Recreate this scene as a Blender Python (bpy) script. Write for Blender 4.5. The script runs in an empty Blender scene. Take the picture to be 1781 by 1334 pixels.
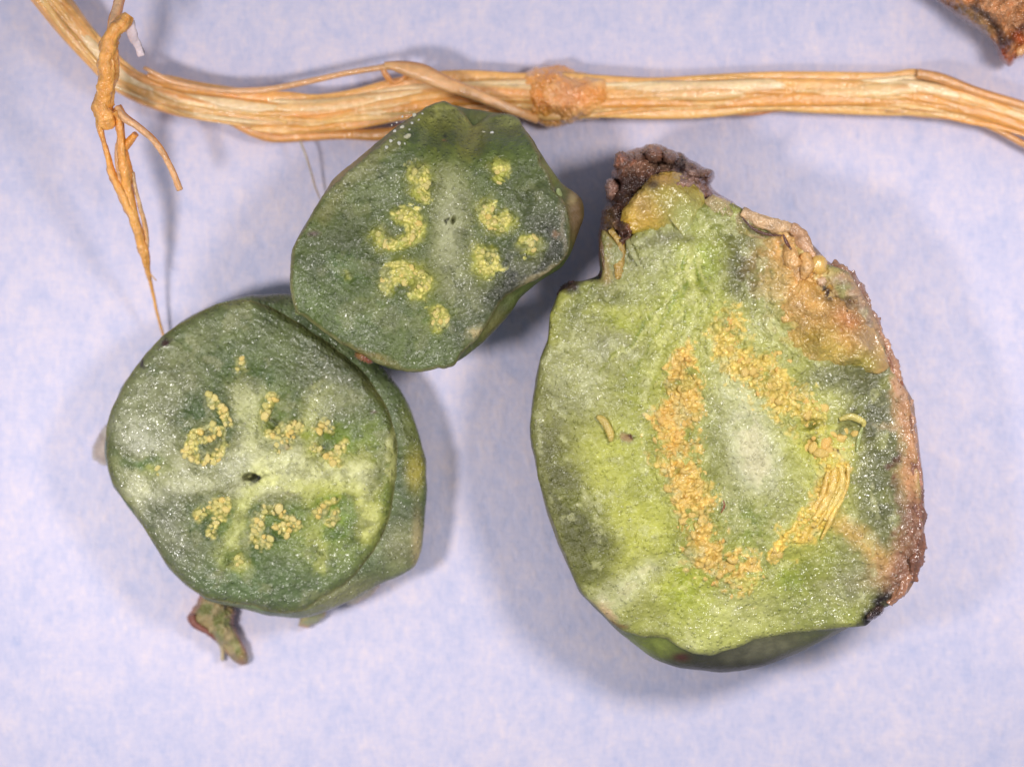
import bpy, math, random
import numpy as np
from mathutils import Vector, Matrix, Euler

S = bpy.context.scene
COL = S.collection
R = math.radians

# ------------------------------------------------------------------ camera
H = 48.0                    # lens height above the cloth; 100 photo pixels = 1 unit
CX, CY = 890.5, 667.0
cam_d = bpy.data.cameras.new('camera')
cam = bpy.data.objects.new('camera', cam_d); COL.objects.link(cam)
cam.location = (0, 0, H)
cam_d.sensor_width = 36.0
cam_d.lens = 36.0 * H / 17.81
cam_d.clip_end = 400.0
cam_d.clip_start = 1.0
cam_d.dof.use_dof = True
cam_d.dof.focus_distance = H - 2.35
cam_d.dof.aperture_fstop = 0.078
S.camera = cam

# ------------------------------------------------------------------ world and lamps (copy stand: one lamp each side)
W = bpy.data.worlds.new('World'); S.world = W; W.use_nodes = True
W.node_tree.nodes['Background'].inputs[0].default_value = (0.80, 0.88, 1.0, 1)
W.node_tree.nodes['Background'].inputs[1].default_value = 0.40

def lamp(name, loc, target, size, power, color, spread):
    d = bpy.data.lights.new(name, 'AREA'); d.spread = R(spread); d.shape = 'DISK'; d.size = size; d.energy = power; d.color = color
    o = bpy.data.objects.new(name, d); COL.objects.link(o); o.location = loc
    o.rotation_euler = (Vector(target) - Vector(loc)).to_track_quat('-Z', 'Y').to_euler()
    return o
lamp('lamp_left', (-11.0, -3.2, 22.5), (-6.4, -1.5, 0), 3.4, 1080, (1.0, 0.945, 0.92), 90)
lamp('lamp_right', (11.5, 4.2, 22.5), (6.8, -1.5, 0), 5.2, 1170, (1.0, 0.945, 0.92), 90)
S.view_settings.view_transform = 'Standard'
S.view_settings.look = 'None'
S.view_settings.exposure = 0.0
S.view_settings.gamma = 1.0
S.cycles.max_bounces = 6
S.cycles.caustics_reflective = False

# ------------------------------------------------------------------ helpers
def P(px, py, z=0.0):
    """point of the scene seen at photo pixel (px, py) when it lies z above the cloth"""
    k = 0.01 * (1 - z / H)
    return (px - CX) * k, -(py - CY) * k, z

def lin(c):
    c = np.asarray(c, float) / 255.0
    return np.where(c <= 0.04045, c / 12.92, ((c + 0.055) / 1.055) ** 2.4)

def _hash(ix, iy, iz, seed):
    h = (ix.astype(np.int64) * 374761393 + iy.astype(np.int64) * 668265263 + iz.astype(np.int64) * 2147483647 + seed * 974634777) & 0xFFFFFFFF
    h = ((h ^ (h >> 13)) * 1274126177) & 0xFFFFFFFF
    h = ((h ^ (h >> 16)) * 2246822519) & 0xFFFFFFFF
    h = h ^ (h >> 15)
    return (h & 0xFFFFFF) / float(0xFFFFFF) * 2 - 1

def vnoise(x, y, z=0.0, seed=0):
    x, y, z = np.broadcast_arrays(np.asarray(x, float), np.asarray(y, float), np.asarray(z, float))
    ix, iy, iz = np.floor(x), np.floor(y), np.floor(z)
    fx, fy, fz = x - ix, y - iy, z - iz
    fx = fx * fx * (3 - 2 * fx); fy = fy * fy * (3 - 2 * fy); fz = fz * fz * (3 - 2 * fz)
    out = 0
    for a in (0, 1):
        for b in (0, 1):
            for c in (0, 1):
                w = (fx if a else 1 - fx) * (fy if b else 1 - fy) * (fz if c else 1 - fz)
                out = out + w * _hash(ix + a, iy + b, iz + c, seed)
    return out

def fbm(x, y, z=0.0, octv=4, seed=0, gain=0.5):
    s = 0; a = 1.0; n = 0; f = 1.0
    for k in range(octv):
        s = s + a * vnoise(np.asarray(x) * f, np.asarray(y) * f, np.asarray(z) * f, seed + k * 17)
        n += a; a *= gain; f *= 2.03
    return s / n * 1.6

def worley(X, Y, cell, seed=0):
    '''distance to the nearest scattered point (in cells) and a random number for that point'''
    x, y = X / cell, Y / cell
    ix, iy = np.floor(x), np.floor(y)
    best = np.full(X.shape, 9.0); idn = np.zeros(X.shape); zz = np.zeros(X.shape)
    for a in (-1, 0, 1):
        for b in (-1, 0, 1):
            cx, cy = ix + a, iy + b
            px = cx + 0.5 + 0.42 * _hash(cx, cy, zz, seed); py = cy + 0.5 + 0.42 * _hash(cx, cy, zz, seed + 7)
            d = np.hypot(x - px, y - py); m = d < best
            best = np.where(m, d, best); idn = np.where(m, _hash(cx, cy, zz, seed + 13), idn)
    return best, idn

def catmull(pts, n):
    p = np.asarray(pts, float)
    p = np.vstack([2 * p[0] - p[1], p, 2 * p[-1] - p[-2]])
    m = len(p) - 3
    t = np.linspace(0, m - 1e-6, n); i = t.astype(int); f = (t - i)[:, None]
    a, b, c, d = p[i], p[i + 1], p[i + 2], p[i + 3]
    return 0.5 * (2 * b + (c - a) * f + (2 * a - 5 * b + 4 * c - d) * f * f + (3 * b - a - 3 * c + d) * f ** 3)

def seg_dist(X, Y, pts):
    """distance and 0..1 position along a polyline"""
    best = np.full(X.shape, 1e9); pos = np.zeros(X.shape)
    n = len(pts) - 1
    if n == 0:
        return np.hypot(X - pts[0][0], Y - pts[0][1]), pos
    for k in range(n):
        ax, ay = pts[k][:2]; bx, by = pts[k + 1][:2]
        dx, dy = bx - ax, by - ay
        t = np.clip(((X - ax) * dx + (Y - ay) * dy) / (dx * dx + dy * dy + 1e-9), 0, 1)
        d = np.hypot(X - ax - t * dx, Y - ay - t * dy)
        m = d < best
        best = np.where(m, d, best); pos = np.where(m, (k + t) / n, pos)
    return best, pos

def blob_mask(X, Y, b):
    cx, cy, rx, ry, rot = b
    c, s = math.cos(R(rot)), math.sin(R(rot))
    u = ((X - cx) * c + (Y - cy) * s) / rx
    v = (-(X - cx) * s + (Y - cy) * c) / ry
    return np.exp(-(u * u + v * v) ** 1.35)

def line_mask(X, Y, pts, w, sharp=2.0):
    d, t = seg_dist(X, Y, pts)
    return np.exp(-(d / w) ** sharp)

def radial(poly, c, th):
    """distance from c to the outline in every direction th (photo pixels)"""
    p = np.asarray(poly, float) - np.asarray(c, float)
    q = np.roll(p, -1, axis=0)
    out = np.zeros(len(th))
    for a, b in zip(p, q):
        ex, ey = b - a
        den = np.cos(th) * ey - np.sin(th) * ex
        with np.errstate(divide='ignore', invalid='ignore'):
            r = (a[0] * ey - a[1] * ex) / den
            t = (a[0] * np.sin(th) - a[1] * np.cos(th)) / den
        ok = (np.abs(den) > 1e-9) & (r > 0) & (t >= -1e-6) & (t <= 1 + 1e-6)
        out = np.where(ok & (r > out), r, out)
    return out

def smooth_ring(r, k):
    if k < 1: return r
    ker = np.hanning(2 * k + 3)[1:-1]; ker /= ker.sum()
    e = np.concatenate([r[-k:], r, r[:k]])
    return np.convolve(e, ker, 'valid')

def mesh_from(name, verts, faces, mat, parent=None, col=None, wet=None, smooth=True):
    me = bpy.data.meshes.new(name)
    verts = np.asarray(verts, np.float32)
    if isinstance(faces, np.ndarray):
        nf, k = faces.shape
        me.vertices.add(len(verts)); me.vertices.foreach_set('co', verts.ravel())
        me.loops.add(nf * k); me.loops.foreach_set('vertex_index', faces.astype(np.int32).ravel())
        me.polygons.add(nf); me.polygons.foreach_set('loop_start', np.arange(0, nf * k, k, dtype=np.int32))
        me.polygons.foreach_set('loop_total', np.full(nf, k, np.int32))
        me.update(calc_edges=True); me.validate()
    else:
        me.from_pydata(verts.tolist(), [], faces); me.update()
    if smooth:
        me.polygons.foreach_set('use_smooth', np.ones(len(me.polygons), bool))
    if col is not None:
        a = me.attributes.new('Col', 'FLOAT_COLOR', 'POINT')
        c4 = np.ones((len(verts), 4), np.float32); c4[:, :3] = np.clip(col, 0, 1); a.data.foreach_set('color', c4.ravel())
    if wet is not None:
        a = me.attributes.new('Wet', 'FLOAT', 'POINT'); a.data.foreach_set('value', np.broadcast_to(wet, (len(verts),)).astype(np.float32).copy())
    me.materials.append(mat)
    o = bpy.data.objects.new(name, me); COL.objects.link(o)
    if parent is not None: o.parent = parent
    return o

def grid_faces(nr, nc, wrap=True, flip=False):
    i = np.arange(nr - 1)[:, None]; j = np.arange(nc if wrap else nc - 1)[None, :]
    j2 = (j + 1) % nc if wrap else j + 1
    a = i * nc + j; b = i * nc + j2; c = (i + 1) * nc + j2; d = (i + 1) * nc + j
    f = np.stack([a, b, c, d], -1).reshape(-1, 4)
    return f[:, ::-1] if flip else f

def thing(name, label, cat, loc=(0, 0, 0), group=None):
    o = bpy.data.objects.new(name, None); COL.objects.link(o); o.location = (0, 0, 0)
    o.empty_display_size = 0.3
    o['label'] = label; o['category'] = cat
    if group: o['group'] = group
    return o

# ------------------------------------------------------------------ materials
class NT:
    def __init__(s, name):
        s.m = bpy.data.materials.new(name); s.m.use_nodes = True
        s.t = s.m.node_tree; s.b = s.t.nodes['Principled BSDF']
        s.co = s.t.nodes.new('ShaderNodeTexCoord').outputs['Object']
    def n(s, kind, **kw):
        n = s.t.nodes.new('ShaderNode' + kind)
        for k, v in kw.items(): setattr(n, k, v)
        return n
    def put(s, sock, v):
        if isinstance(v, bpy.types.NodeSocket): s.t.links.new(v, sock)
        else: sock.default_value = v
    def noise(s, scale, detail=3, rough=0.55, vec=None, dist=0.0):
        n = s.n('TexNoise'); s.put(n.inputs['Vector'], vec or s.co)
        n.inputs['Scale'].default_value = scale; n.inputs['Detail'].default_value = detail
        n.inputs['Roughness'].default_value = rough; n.inputs['Distortion'].default_value = dist
        return n.outputs['Fac']
    def voro(s, scale, vec=None, feature='F1', out='Distance', rand=1.0):
        n = s.n('TexVoronoi'); n.feature = feature; s.put(n.inputs['Vector'], vec or s.co)
        n.inputs['Scale'].default_value = scale; n.inputs['Randomness'].default_value = rand
        return n.outputs[out]
    def mapping(s, scale, rot=(0, 0, 0)):
        n = s.n('Mapping'); s.put(n.inputs['Vector'], s.co); n.inputs['Scale'].default_value = scale; n.inputs['Rotation'].default_value = rot
        return n.outputs[0]
    def ramp(s, fac, stops, interp='LINEAR'):
        n = s.n('ValToRGB'); s.put(n.inputs[0], fac); e = n.color_ramp; e.interpolation = interp
        while len(e.elements) < len(stops): e.elements.new(0.5)
        for k, (p, c) in enumerate(stops):
            e.elements[k].position = p
            e.elements[k].color = (c, c, c, 1) if not hasattr(c, '__len__') else tuple(c) + (1,)
        return n.outputs[0]
    def math(s, op, a, b=0.0, c=0.0, clamp=False):
        n = s.n('Math', operation=op, use_clamp=clamp)
        s.put(n.inputs[0], a); s.put(n.inputs[1], b); s.put(n.inputs[2], c)
        return n.outputs[0]
    def mix(s, fac, a, b, mode='MIX'):
        n = s.n('Mix', data_type='RGBA', blend_type=mode)
        s.put(n.inputs[0], fac)
        for k, v in ((6, a), (7, b)):
            if isinstance(v, bpy.types.NodeSocket): s.t.links.new(v, n.inputs[k])
            else: n.inputs[k].default_value = tuple(v) + (1,)
        return n.outputs[2]
    def attr(s, name, out='Color'):
        n = s.n('Attribute', attribute_name=name); return n.outputs[out]
    def bump(s, h, strength, dist, prev=None):
        n = s.n('Bump'); s.put(n.inputs['Height'], h); n.inputs['Strength'].default_value = strength
        n.inputs['Distance'].default_value = dist
        if prev is not None: s.t.links.new(prev, n.inputs['Normal'])
        return n.outputs[0]

def flesh_mat(name, grain=13.0, bump=0.5, rough=0.45, sss=0.10, pale=(0.50, 0.50, 0.38), painted_sheen=0.42, coat=1.0, vary=0.22):
    s = NT(name)
    col = s.attr('Col'); wet = s.attr('Wet', 'Fac')
    n1 = s.noise(grain * 0.28, 5, 0.62)
    n2 = s.noise(grain * 1.2, 2, 0.6)
    v = s.math('ADD', s.math('MULTIPLY', n1, 0.55), s.math('MULTIPLY', n2, 0.45))
    shade = s.ramp(v, [(0.30, 1 - vary), (0.5, 1.0), (0.70, 1 + vary)])
    base = s.mix(1.0, col, shade, 'MULTIPLY')
    # soft gloss painted into the base colour as pale rounded spots, scattered unevenly
    cellf = s.ramp(s.voro(grain * 0.95), [(0.05, 1.0), (0.42, 0.0)], 'EASE')
    rnd = s.n('SeparateColor'); s.put(rnd.inputs[0], s.voro(grain * 0.95, out='Color'))
    pick = s.ramp(rnd.outputs[0], [(0.35, 0.0), (0.95, 1.0)])
    patch = s.ramp(s.noise(2.2, 3, 0.6), [(0.35, 0.35), (0.65, 1.0)])
    fr = s.math('MULTIPLY', s.math('MULTIPLY', s.math('MULTIPLY', cellf, pick), patch), s.math('MULTIPLY', wet, painted_sheen * 1.7), clamp=True)
    base = s.mix(fr, base, pale)
    s.put(s.b.inputs['Base Color'], base)
    s.b.inputs['Roughness'].default_value = rough
    s.b.inputs['Specular IOR Level'].default_value = 0.35
    s.b.inputs['Subsurface Weight'].default_value = sss
    s.b.inputs['Subsurface Radius'].default_value = (0.08, 0.09, 0.04)
    s.b.inputs['Subsurface Scale'].default_value = 1.0
    s.put(s.b.inputs['Coat Weight'], s.math('MULTIPLY', wet, coat, clamp=True))
    s.b.inputs['Coat Roughness'].default_value = 0.17
    s.b.inputs['Coat IOR'].default_value = 1.6
    hh = s.math('ADD', s.math('MULTIPLY', cellf, 0.6), s.math('MULTIPLY', s.noise(grain * 0.55, 3, 0.6), 1.2))
    nb = s.bump(hh, bump, 0.035)
    s.t.links.new(nb, s.b.inputs['Normal'])
    # the wet film: low hills of water a few hundredths across that catch the lamps as sparkles
    film = s.math('ADD', s.math('MULTIPLY', s.noise(grain * 1.05, 1, 0.5), 1.0), s.math('MULTIPLY', s.noise(grain * 0.3, 2, 0.5), 0.9))
    nc = s.bump(film, 1.0, 0.055)
    s.t.links.new(nc, s.b.inputs['Coat Normal'])
    return s.m

def vary_mat(name, bump=0.4, scale=9.0, rough=0.45, spec=0.5, stretch=None, coat=0.0, sss=0.0, vary=0.2, trans=0.0):
    s = NT(name)
    vec = s.mapping(stretch) if stretch else s.co
    col = s.attr('Col')
    n = s.noise(scale, 5, 0.65, vec)
    shade = s.ramp(n, [(0.3, 1 - vary), (0.5, 1.0), (0.7, 1 + vary)])
    s.put(s.b.inputs['Base Color'], s.mix(1.0, col, shade, 'MULTIPLY'))
    s.b.inputs['Roughness'].default_value = rough
    s.b.inputs['Specular IOR Level'].default_value = spec
    s.b.inputs['Coat Weight'].default_value = coat; s.b.inputs['Coat Roughness'].default_value = 0.12
    s.b.inputs['Subsurface Weight'].default_value = sss
    s.b.inputs['Subsurface Radius'].default_value = (0.12, 0.07, 0.03)
    s.b.inputs['Subsurface Scale'].default_value = 1.0
    nb = s.bump(s.math('ADD', s.noise(scale * 1.6, 4, 0.6, vec), s.math('MULTIPLY', s.noise(scale * 5, 2, 0.5, vec), 0.35)), bump, 0.06)
    s.t.links.new(nb, s.b.inputs['Normal']); s.t.links.new(nb, s.b.inputs['Coat Normal'])
    return s.m

def grain_mat(name, c0, c1, c2):
    s = NT(name)
    oi = s.n('ObjectInfo').outputs['Random']
    base = s.ramp(oi, [(0.0, lin(c0)), (0.5, lin(c1)), (1.0, lin(c2))])
    base = s.mix(1.0, base, s.ramp(s.noise(9, 3), [(0.3, 0.75), (0.7, 1.2)]), 'MULTIPLY')
    s.put(s.b.inputs['Base Color'], base)
    s.b.inputs['Roughness'].default_value = 0.35
    s.b.inputs['Coat Weight'].default_value = 0.5; s.b.inputs['Coat Roughness'].default_value = 0.12
    s.b.inputs['Subsurface Weight'].default_value = 0.15
    s.b.inputs['Subsurface Radius'].default_value = (0.08, 0.07, 0.03); s.b.inputs['Subsurface Scale'].default_value = 1.0
    nb = s.bump(s.noise(14, 3), 0.5, 0.04)
    s.t.links.new(nb, s.b.inputs['Normal']); s.t.links.new(nb, s.b.inputs['Coat Normal'])
    return s.m

M_flesh = flesh_mat('wet_green_flesh', grain=13.2, bump=0.85)
M_flesh_big = flesh_mat('wet_yellow_green_flesh', grain=13.2, bump=0.85, pale=(0.66, 0.62, 0.42), painted_sheen=0.42)
M_skin = vary_mat('green_skin', bump=0.5, scale=4.0, rough=0.5, coat=0.12, sss=0.08, vary=0.2)
M_fibre = vary_mat('straw_fibre', bump=0.45, scale=6.0, rough=0.3, coat=1.0, sss=0.35, vary=0.15)
M_root = vary_mat('orange_root', bump=0.7, scale=7.0, rough=0.25, coat=0.8, sss=0.25, vary=0.22)
M_crust = vary_mat('wet_brown_crust', bump=1.0, scale=5.0, rough=0.28, coat=1.0, sss=0.05, vary=0.45)
M_jelly = vary_mat('yellow_jelly_flesh', bump=0.75, scale=3.6, rough=0.2, coat=1.0, sss=0.3, vary=0.14)
M_grain = grain_mat('cream_yellow_grain', (204, 194, 112), (224, 206, 132), (228, 196, 104))
M_grain_o = grain_mat('orange_yellow_grain', (214, 182, 98), (228, 194, 110), (228, 178, 92))
M_grain_p = grain_mat('pale_crystal_grain', (200, 200, 185), (225, 222, 210), (190, 185, 150))

# ------------------------------------------------------------------ the cloth
def make_cloth():
    s = NT('lavender_nonwoven_cloth')
    big = s.noise(0.55, 4, 0.6)
    v = s.mapping((1.0, 0.7, 1.0))
    mid = s.noise(2.6, 4, 0.62, v)
    fib = s.noise(9.0, 4, 0.65, s.mapping((1.0, 0.6, 1.0), (0, 0, 0.4)))
    grit = s.math('ADD', s.math('MULTIPLY', s.noise(10.0, 3, 0.7, s.mapping((2.2, 0.5, 1))), 0.5), s.math('MULTIPLY', s.noise(10.0, 3, 0.7, s.mapping((0.5, 2.2, 1))), 0.5))
    f = s.math('ADD', s.math('MULTIPLY', big, 0.20), s.math('ADD', s.math('MULTIPLY', mid, 0.24), s.math('ADD', s.math('MULTIPLY', fib, 0.26), s.math('MULTIPLY', grit, 0.30))))
    base = s.ramp(f, [(0.34, lin((176, 184, 218))), (0.50, lin((206, 202, 224))), (0.62, lin((227, 214, 223)))])
    s.put(s.b.inputs['Base Color'], base)
    s.b.inputs['Roughness'].default_value = 0.95; s.b.inputs['Specular IOR Level'].default_value = 0.1
    nb = s.bump(s.math('ADD', s.math('MULTIPLY', mid, 0.6), s.math('MULTIPLY', fib, 0.5)), 0.5, 0.12)
    s.t.links.new(nb, s.b.inputs['Normal'])
    n = 241
    g = np.linspace(-24, 24, n); X, Y = np.meshgrid(g, g)
    Z = 0.04 * fbm(X * 0.35, Y * 0.35, 0, 3, 5) - 0.06
    verts = np.stack([X, Y, Z], -1).reshape(-1, 3)
    o = mesh_from('cloth', verts, grid_faces(n, n, wrap=False), s.m)
    o['kind'] = 'structure'; o['label'] = 'pale lavender blue nonwoven cloth lying flat under everything'
    return o
make_cloth()

# ------------------------------------------------------------------ a sliced fruit
class Slice:
    pulp = (); cell = 9.0; pulp_h = 0.07; edge = 0.955; cut = 0.6; soft = False
    """a cut face (height field) on a bulging skin wall that stands on the cloth"""
    def __init__(s, center, outline, ztop, na, nrad, smooth=4, rag=2.2, seed=1):
        s.c = center; s.z = ztop; s.na = na; s.nrad = nrad; s.seed = seed
        s.th = np.linspace(0, 2 * math.pi, na, endpoint=False)
        r = smooth_ring(radial(outline, center, s.th), smooth)
        r = r + rag * fbm(np.cos(s.th) * 9, np.sin(s.th) * 9, seed, 4, seed)
        s.R = r
    def z_at(s, X, Y, t):
        z = s.z + s.dome * (1 - t ** 2)
        z = z + 0.05 * fbm(X * 0.012, Y * 0.012, 0, 3, s.seed + 3) + s.tilt[0] * (X - s.c[0]) * 0.01 - s.tilt[1] * (Y - s.c[1]) * 0.01
        for kind, geo, amp in s.relief:
            m = blob_mask(X, Y, geo) if kind == 'b' else line_mask(X, Y, geo[0], geo[1])
            z = z + amp * m
        if s.pulp:
            m = 0
            for pts, w in s.pulp: m = np.maximum(m, line_mask(X + 4 * fbm(X*.06, Y*.06, 0, 2, 71), Y + 4 * fbm(X*.06, Y*.06, 4, 2, 72), pts, w, 4.0))
            d, q = worley(X + 2.5 * fbm(X*.1, Y*.1, 0, 2, 61), Y + 2.5 * fbm(X*.1, Y*.1, 3, 2, 62), s.cell, s.seed)
            z = z + m * s.pulp_h * (0.35 + 0.9 * np.clip(1 - d * d * 1.7, 0, 1) * (0.65 + 0.45 * q))
        z = z + s.fine * fbm(X * 0.09, Y * 0.09, 0, 3, s.seed + 9) * (1 if s.roughmap is None else s.roughmap(X, Y))
        ca, sa = math.cos(s.cut), math.sin(s.cut)
        z = z + 0.016 * fbm((X * ca + Y * sa) * 0.006, (-X * sa + Y * ca) * 0.07, 0, 3, s.seed + 21)
        e = np.clip((t - s.edge) / (1 - s.edge), 0, 1)
        return z - s.drop * (e ** 2 if s.soft else 1 - np.sqrt(np.clip(1 - e * e, 0, 1)))
    def t_of(s, X, Y):
        th = np.arctan2(Y - s.c[1], X - s.c[0]) % (2 * math.pi)
        Rr = np.interp(th, np.append(s.th, 2 * math.pi), np.append(s.R, s.R[0]))
        return np.hypot(X - s.c[0], Y - s.c[1]) / Rr
    def z_pt(s, x, y):
        X = np.array([float(x)]); Y = np.array([float(y)])
        return float(s.z_at(X, Y, s.t_of(X, Y))[0])
    def build_face(s, parent, mat, colf):
        t = np.concatenate([np.linspace(0.0005, 0.95, s.nrad), np.linspace(0.955, 1.0, 14)])
        X = s.c[0] + t[:, None] * s.R * np.cos(s.th); Y = s.c[1] + t[:, None] * s.R * np.sin(s.th)
        T = np.broadcast_to(t[:, None], X.shape)
        Z = s.z_at(X, Y, T)
        s.edge_z = Z[-1].copy()
        wx, wy, _ = P(X, Y, Z)
        verts = np.stack([wx, wy, Z], -1).reshape(-1, 3)
        col, wet = colf(X.ravel(), Y.ravel(), T.ravel())
        return mesh_from('cut_face', verts, grid_faces(len(t), s.na), mat, parent, col, wet)
    def build_skin(s, parent, mat, sections, colf, rows=70, lump=2.0, name='skin'):
        """sections: (height fraction, outline or scale)"""
        rings = [(1.0, s.R)]
        for fz, sec in sections:
            rr = smooth_ring(radial(sec, s.c, s.th), 8) if hasattr(sec, '__len__') else s.R * sec
            rings.append((fz, rr))
        A = np.array([np.concatenate([[f], r]) for f, r in rings])
        C = catmull(A, rows)
        fz = C[:, 0]; Rr = C[:, 1:]
        k = np.linspace(0, 1, rows)[:, None]
        Rr = Rr + np.sin(np.clip(k * 6, 0, 1) * math.pi / 2) * lump * fbm(np.cos(s.th) * 5, np.sin(s.th) * 5, k * 5, 4, s.seed + 31)
        X = s.c[0] + Rr * np.cos(s.th); Y = s.c[1] + Rr * np.sin(s.th)
        Z = (s.edge_z[None, :]) * np.clip(fz, 0, 1)[:, None] + 0 * X
        Z[-1] = -0.04
        wx, wy, _ = P(X, Y, Z)
        verts = np.stack([wx, wy, Z], -1).reshape(-1, 3)
        K = np.broadcast_to(k, X.shape)
        col = colf(X.ravel(), Y.ravel(), K.ravel(), Z.ravel())
        return mesh_from(name, verts, grid_faces(rows, s.na), mat, parent, col, 0.5)

def painter(base, layers, warp=14, wscale=0.018, seed=3, mott=0.10):
    """pigment of a face: soft patches and strokes laid over a base colour, edges warped by noise"""
    def f(X, Y, T):
        wx = X + warp * fbm(X * wscale, Y * wscale, 0, 4, seed) + 4 * fbm(X * .11, Y * .11, 0, 2, seed + 5)
        wy = Y + warp * fbm(X * wscale, Y * wscale, 7.7, 4, seed + 1) + 4 * fbm(X * .11, Y * .11, 3.3, 2, seed + 6)
        col = np.tile(lin(base), (len(X), 1))
        wet = np.full(len(X), 0.6)
        for L in layers:
            kind = L[0]
            if kind == 'b': m = blob_mask(wx, wy, L[1])
            elif kind == 'l': m = line_mask(wx, wy, L[1][0], L[1][1])
            elif kind == 'g':       # seed pulp: pale lumps with deeper colour between them
                gx = X + 2.5 * fbm(X*.1, Y*.1, 0, 2, 61); gy = Y + 2.5 * fbm(X*.1, Y*.1, 3, 2, 62)
                d, q = worley(gx, gy, L[1][1], L[1][2])
                hx = X + 4 * fbm(X*.06, Y*.06, 0, 2, 71); hy = Y + 4 * fbm(X*.06, Y*.06, 4, 2, 72)
                mm = 0
                for pts, w in L[1][0]: mm = np.maximum(mm, line_mask(hx, hy, pts, w, 3.0))
                keep = np.clip((mm - 0.38 + 0.3 * q + 0.5 * fbm(X*.045, Y*.045, 9, 3, 77) * (mm > 0.02)) * 2.4, 0, 1)
                top = np.clip(1.15 - d * 1.35, 0, 1)
                cc = lin(L[2]) * (1 + 0.18 * q)[:, None]
                cc = cc * top[:, None] + lin(L[4]) * (1 - top)[:, None]
                m = keep * L[3]
                col = col * (1 - m[:, None]) + cc * m[:, None]; wet = wet + (0.55 - wet) * m * 0.6; continue
            elif kind == 'rim': m = np.clip((T - L[1][0]) / max(1e-3, L[1][1] - L[1][0]), 0, 1) ** 1.5
            elif kind == 'n':
                q = fbm(X * L[1][0], Y * L[1][0], 0, 4, L[1][2]); m = np.clip((q - L[1][1]) * 3, 0, 1)
            elif kind == 'w':        # wetness only, which also scales the pale painted gloss
                m = blob_mask(wx, wy, L[1]); wet = wet + (L[2] - wet) * m; continue
            m = np.clip(m * L[3], 0, 1)
            col = col * (1 - m[:, None]) + lin(L[2]) * m[:, None]
            if len(L) > 4: wet = wet + (L[4] - wet) * m
        col = col * (1 + mott * fbm(X * 0.05, Y * 0.05, 2, 4, seed + 40))[:, None]
        ang = np.arctan2(Y - Y.mean(), X - X.mean()); rad = np.hypot(X - X.mean(), Y - Y.mean())
        st = fbm(np.cos(ang) * 16, np.sin(ang) * 16, rad * 0.012, 3, seed + 60) * np.clip((rad - 60) / 120, 0, 1)
        col = col * (1 + 0.10 * st)[:, None]
        wet = wet * (0.75 + 0.55 * fbm(X * 0.016, Y * 0.016, 5, 4, seed + 70))
        green = np.clip((col[:, 1] - col[:, 0]) / (col[:, 1] + 1e-6) * 3, 0, 1)[:, None]
        col = col * (1 + green * (np.array([1.30, 0.93, 0.68]) - 1))
        lum = col.mean(1)[:, None]
        col = col * (np.clip(lum, 0.02, 0.22) / 0.22) ** 0.25
        return col, np.clip(wet, 0, 1.3)
    return f

# grains
import bmesh
def grain_meshes(mat, n=6, seed=4):
    out = []
    for k in range(n):
        bm = bmesh.new(); bmesh.ops.create_icosphere(bm, subdivisions=2, radius=1.0)
        v = np.array([list(q.co) for q in bm.verts])
        d = 1 + 0.42 * fbm(v[:, 0] * 1.1 + k * 9, v[:, 1] * 1.1, v[:, 2] * 1.1, 3, seed + k)
        for q, dd in zip(bm.verts, d): q.co *= float(dd)
        me = bpy.data.meshes.new('seed_grain'); bm.to_mesh(me); bm.free()
        me.polygons.foreach_set('use_smooth', np.ones(len(me.polygons), bool))
        me.materials.append(mat); out.append(me)
    return out

rng = random.Random(11)
def sample_line(pts, width, gap, tries=1600):
    L = catmull(pts, 60) if len(pts) > 2 else (np.array(pts, float) if len(pts) > 1 else np.array([pts[0], pts[0]], float))
    if len(pts) == 2: L = np.linspace(pts[0], pts[1], 40)
    out = []
    for _ in range(tries):
        q = L[rng.randrange(len(L))]
        a = rng.random() * 2 * math.pi; r = width * math.sqrt(rng.random())
        x, y = q[0] + r * math.cos(a), q[1] + r * math.sin(a)
        if all((x - u) ** 2 + (y - v) ** 2 > gap * gap for u, v in out): out.append((x, y))
    return out

def put_grains(parent, sl, meshes, spots, size, sink=0.25, name='seed_grain', limit=300):
    for (x, y) in spots[:limit]:
        r = size * 0.01 * rng.uniform(0.6, 1.3)
        z = sl.z_pt(x, y) + r * (1 - sink) * 0.6
        o = bpy.data.objects.new(name, rng.choice(meshes)); COL.objects.link(o); o.parent = parent
        o.location = P(x, y, z)
        o.rotation_euler = (rng.uniform(-.5, .5), rng.uniform(-.5, .5), rng.uniform(0, 6.28))
        o.scale = (r * rng.uniform(0.85, 1.5), r * rng.uniform(0.75, 1.1), r * rng.uniform(0.6, 0.9))
    rest = spots[limit:]
    if rest:
        V = []; F = []; off = 0
        for (x, y) in rest:
            me = rng.choice(meshes)
            v = np.empty(len(me.vertices) * 3); me.vertices.foreach_get('co', v); v = v.reshape(-1, 3)
            r = size * 0.01 * rng.uniform(0.6, 1.1); a = rng.uniform(0, 6.28)
            z = sl.z_pt(x, y) + r * 0.3
            rot = np.array([[math.cos(a), -math.sin(a), 0], [math.sin(a), math.cos(a), 0], [0, 0, 1]])
            V.append((v * [r * 1.1, r * .9, r * .8]) @ rot.T + np.array(P(x, y, z)))
            f = np.empty(len(me.polygons) * 3, np.int32); me.polygons.foreach_get('vertices', f)
            F.append(f.reshape(-1, 3) + off); off += len(v)
        o = mesh_from('seed_pulp', np.vstack(V), np.vstack(F), meshes[0].materials[0], parent)
        o['kind'] = 'stuff'

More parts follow.
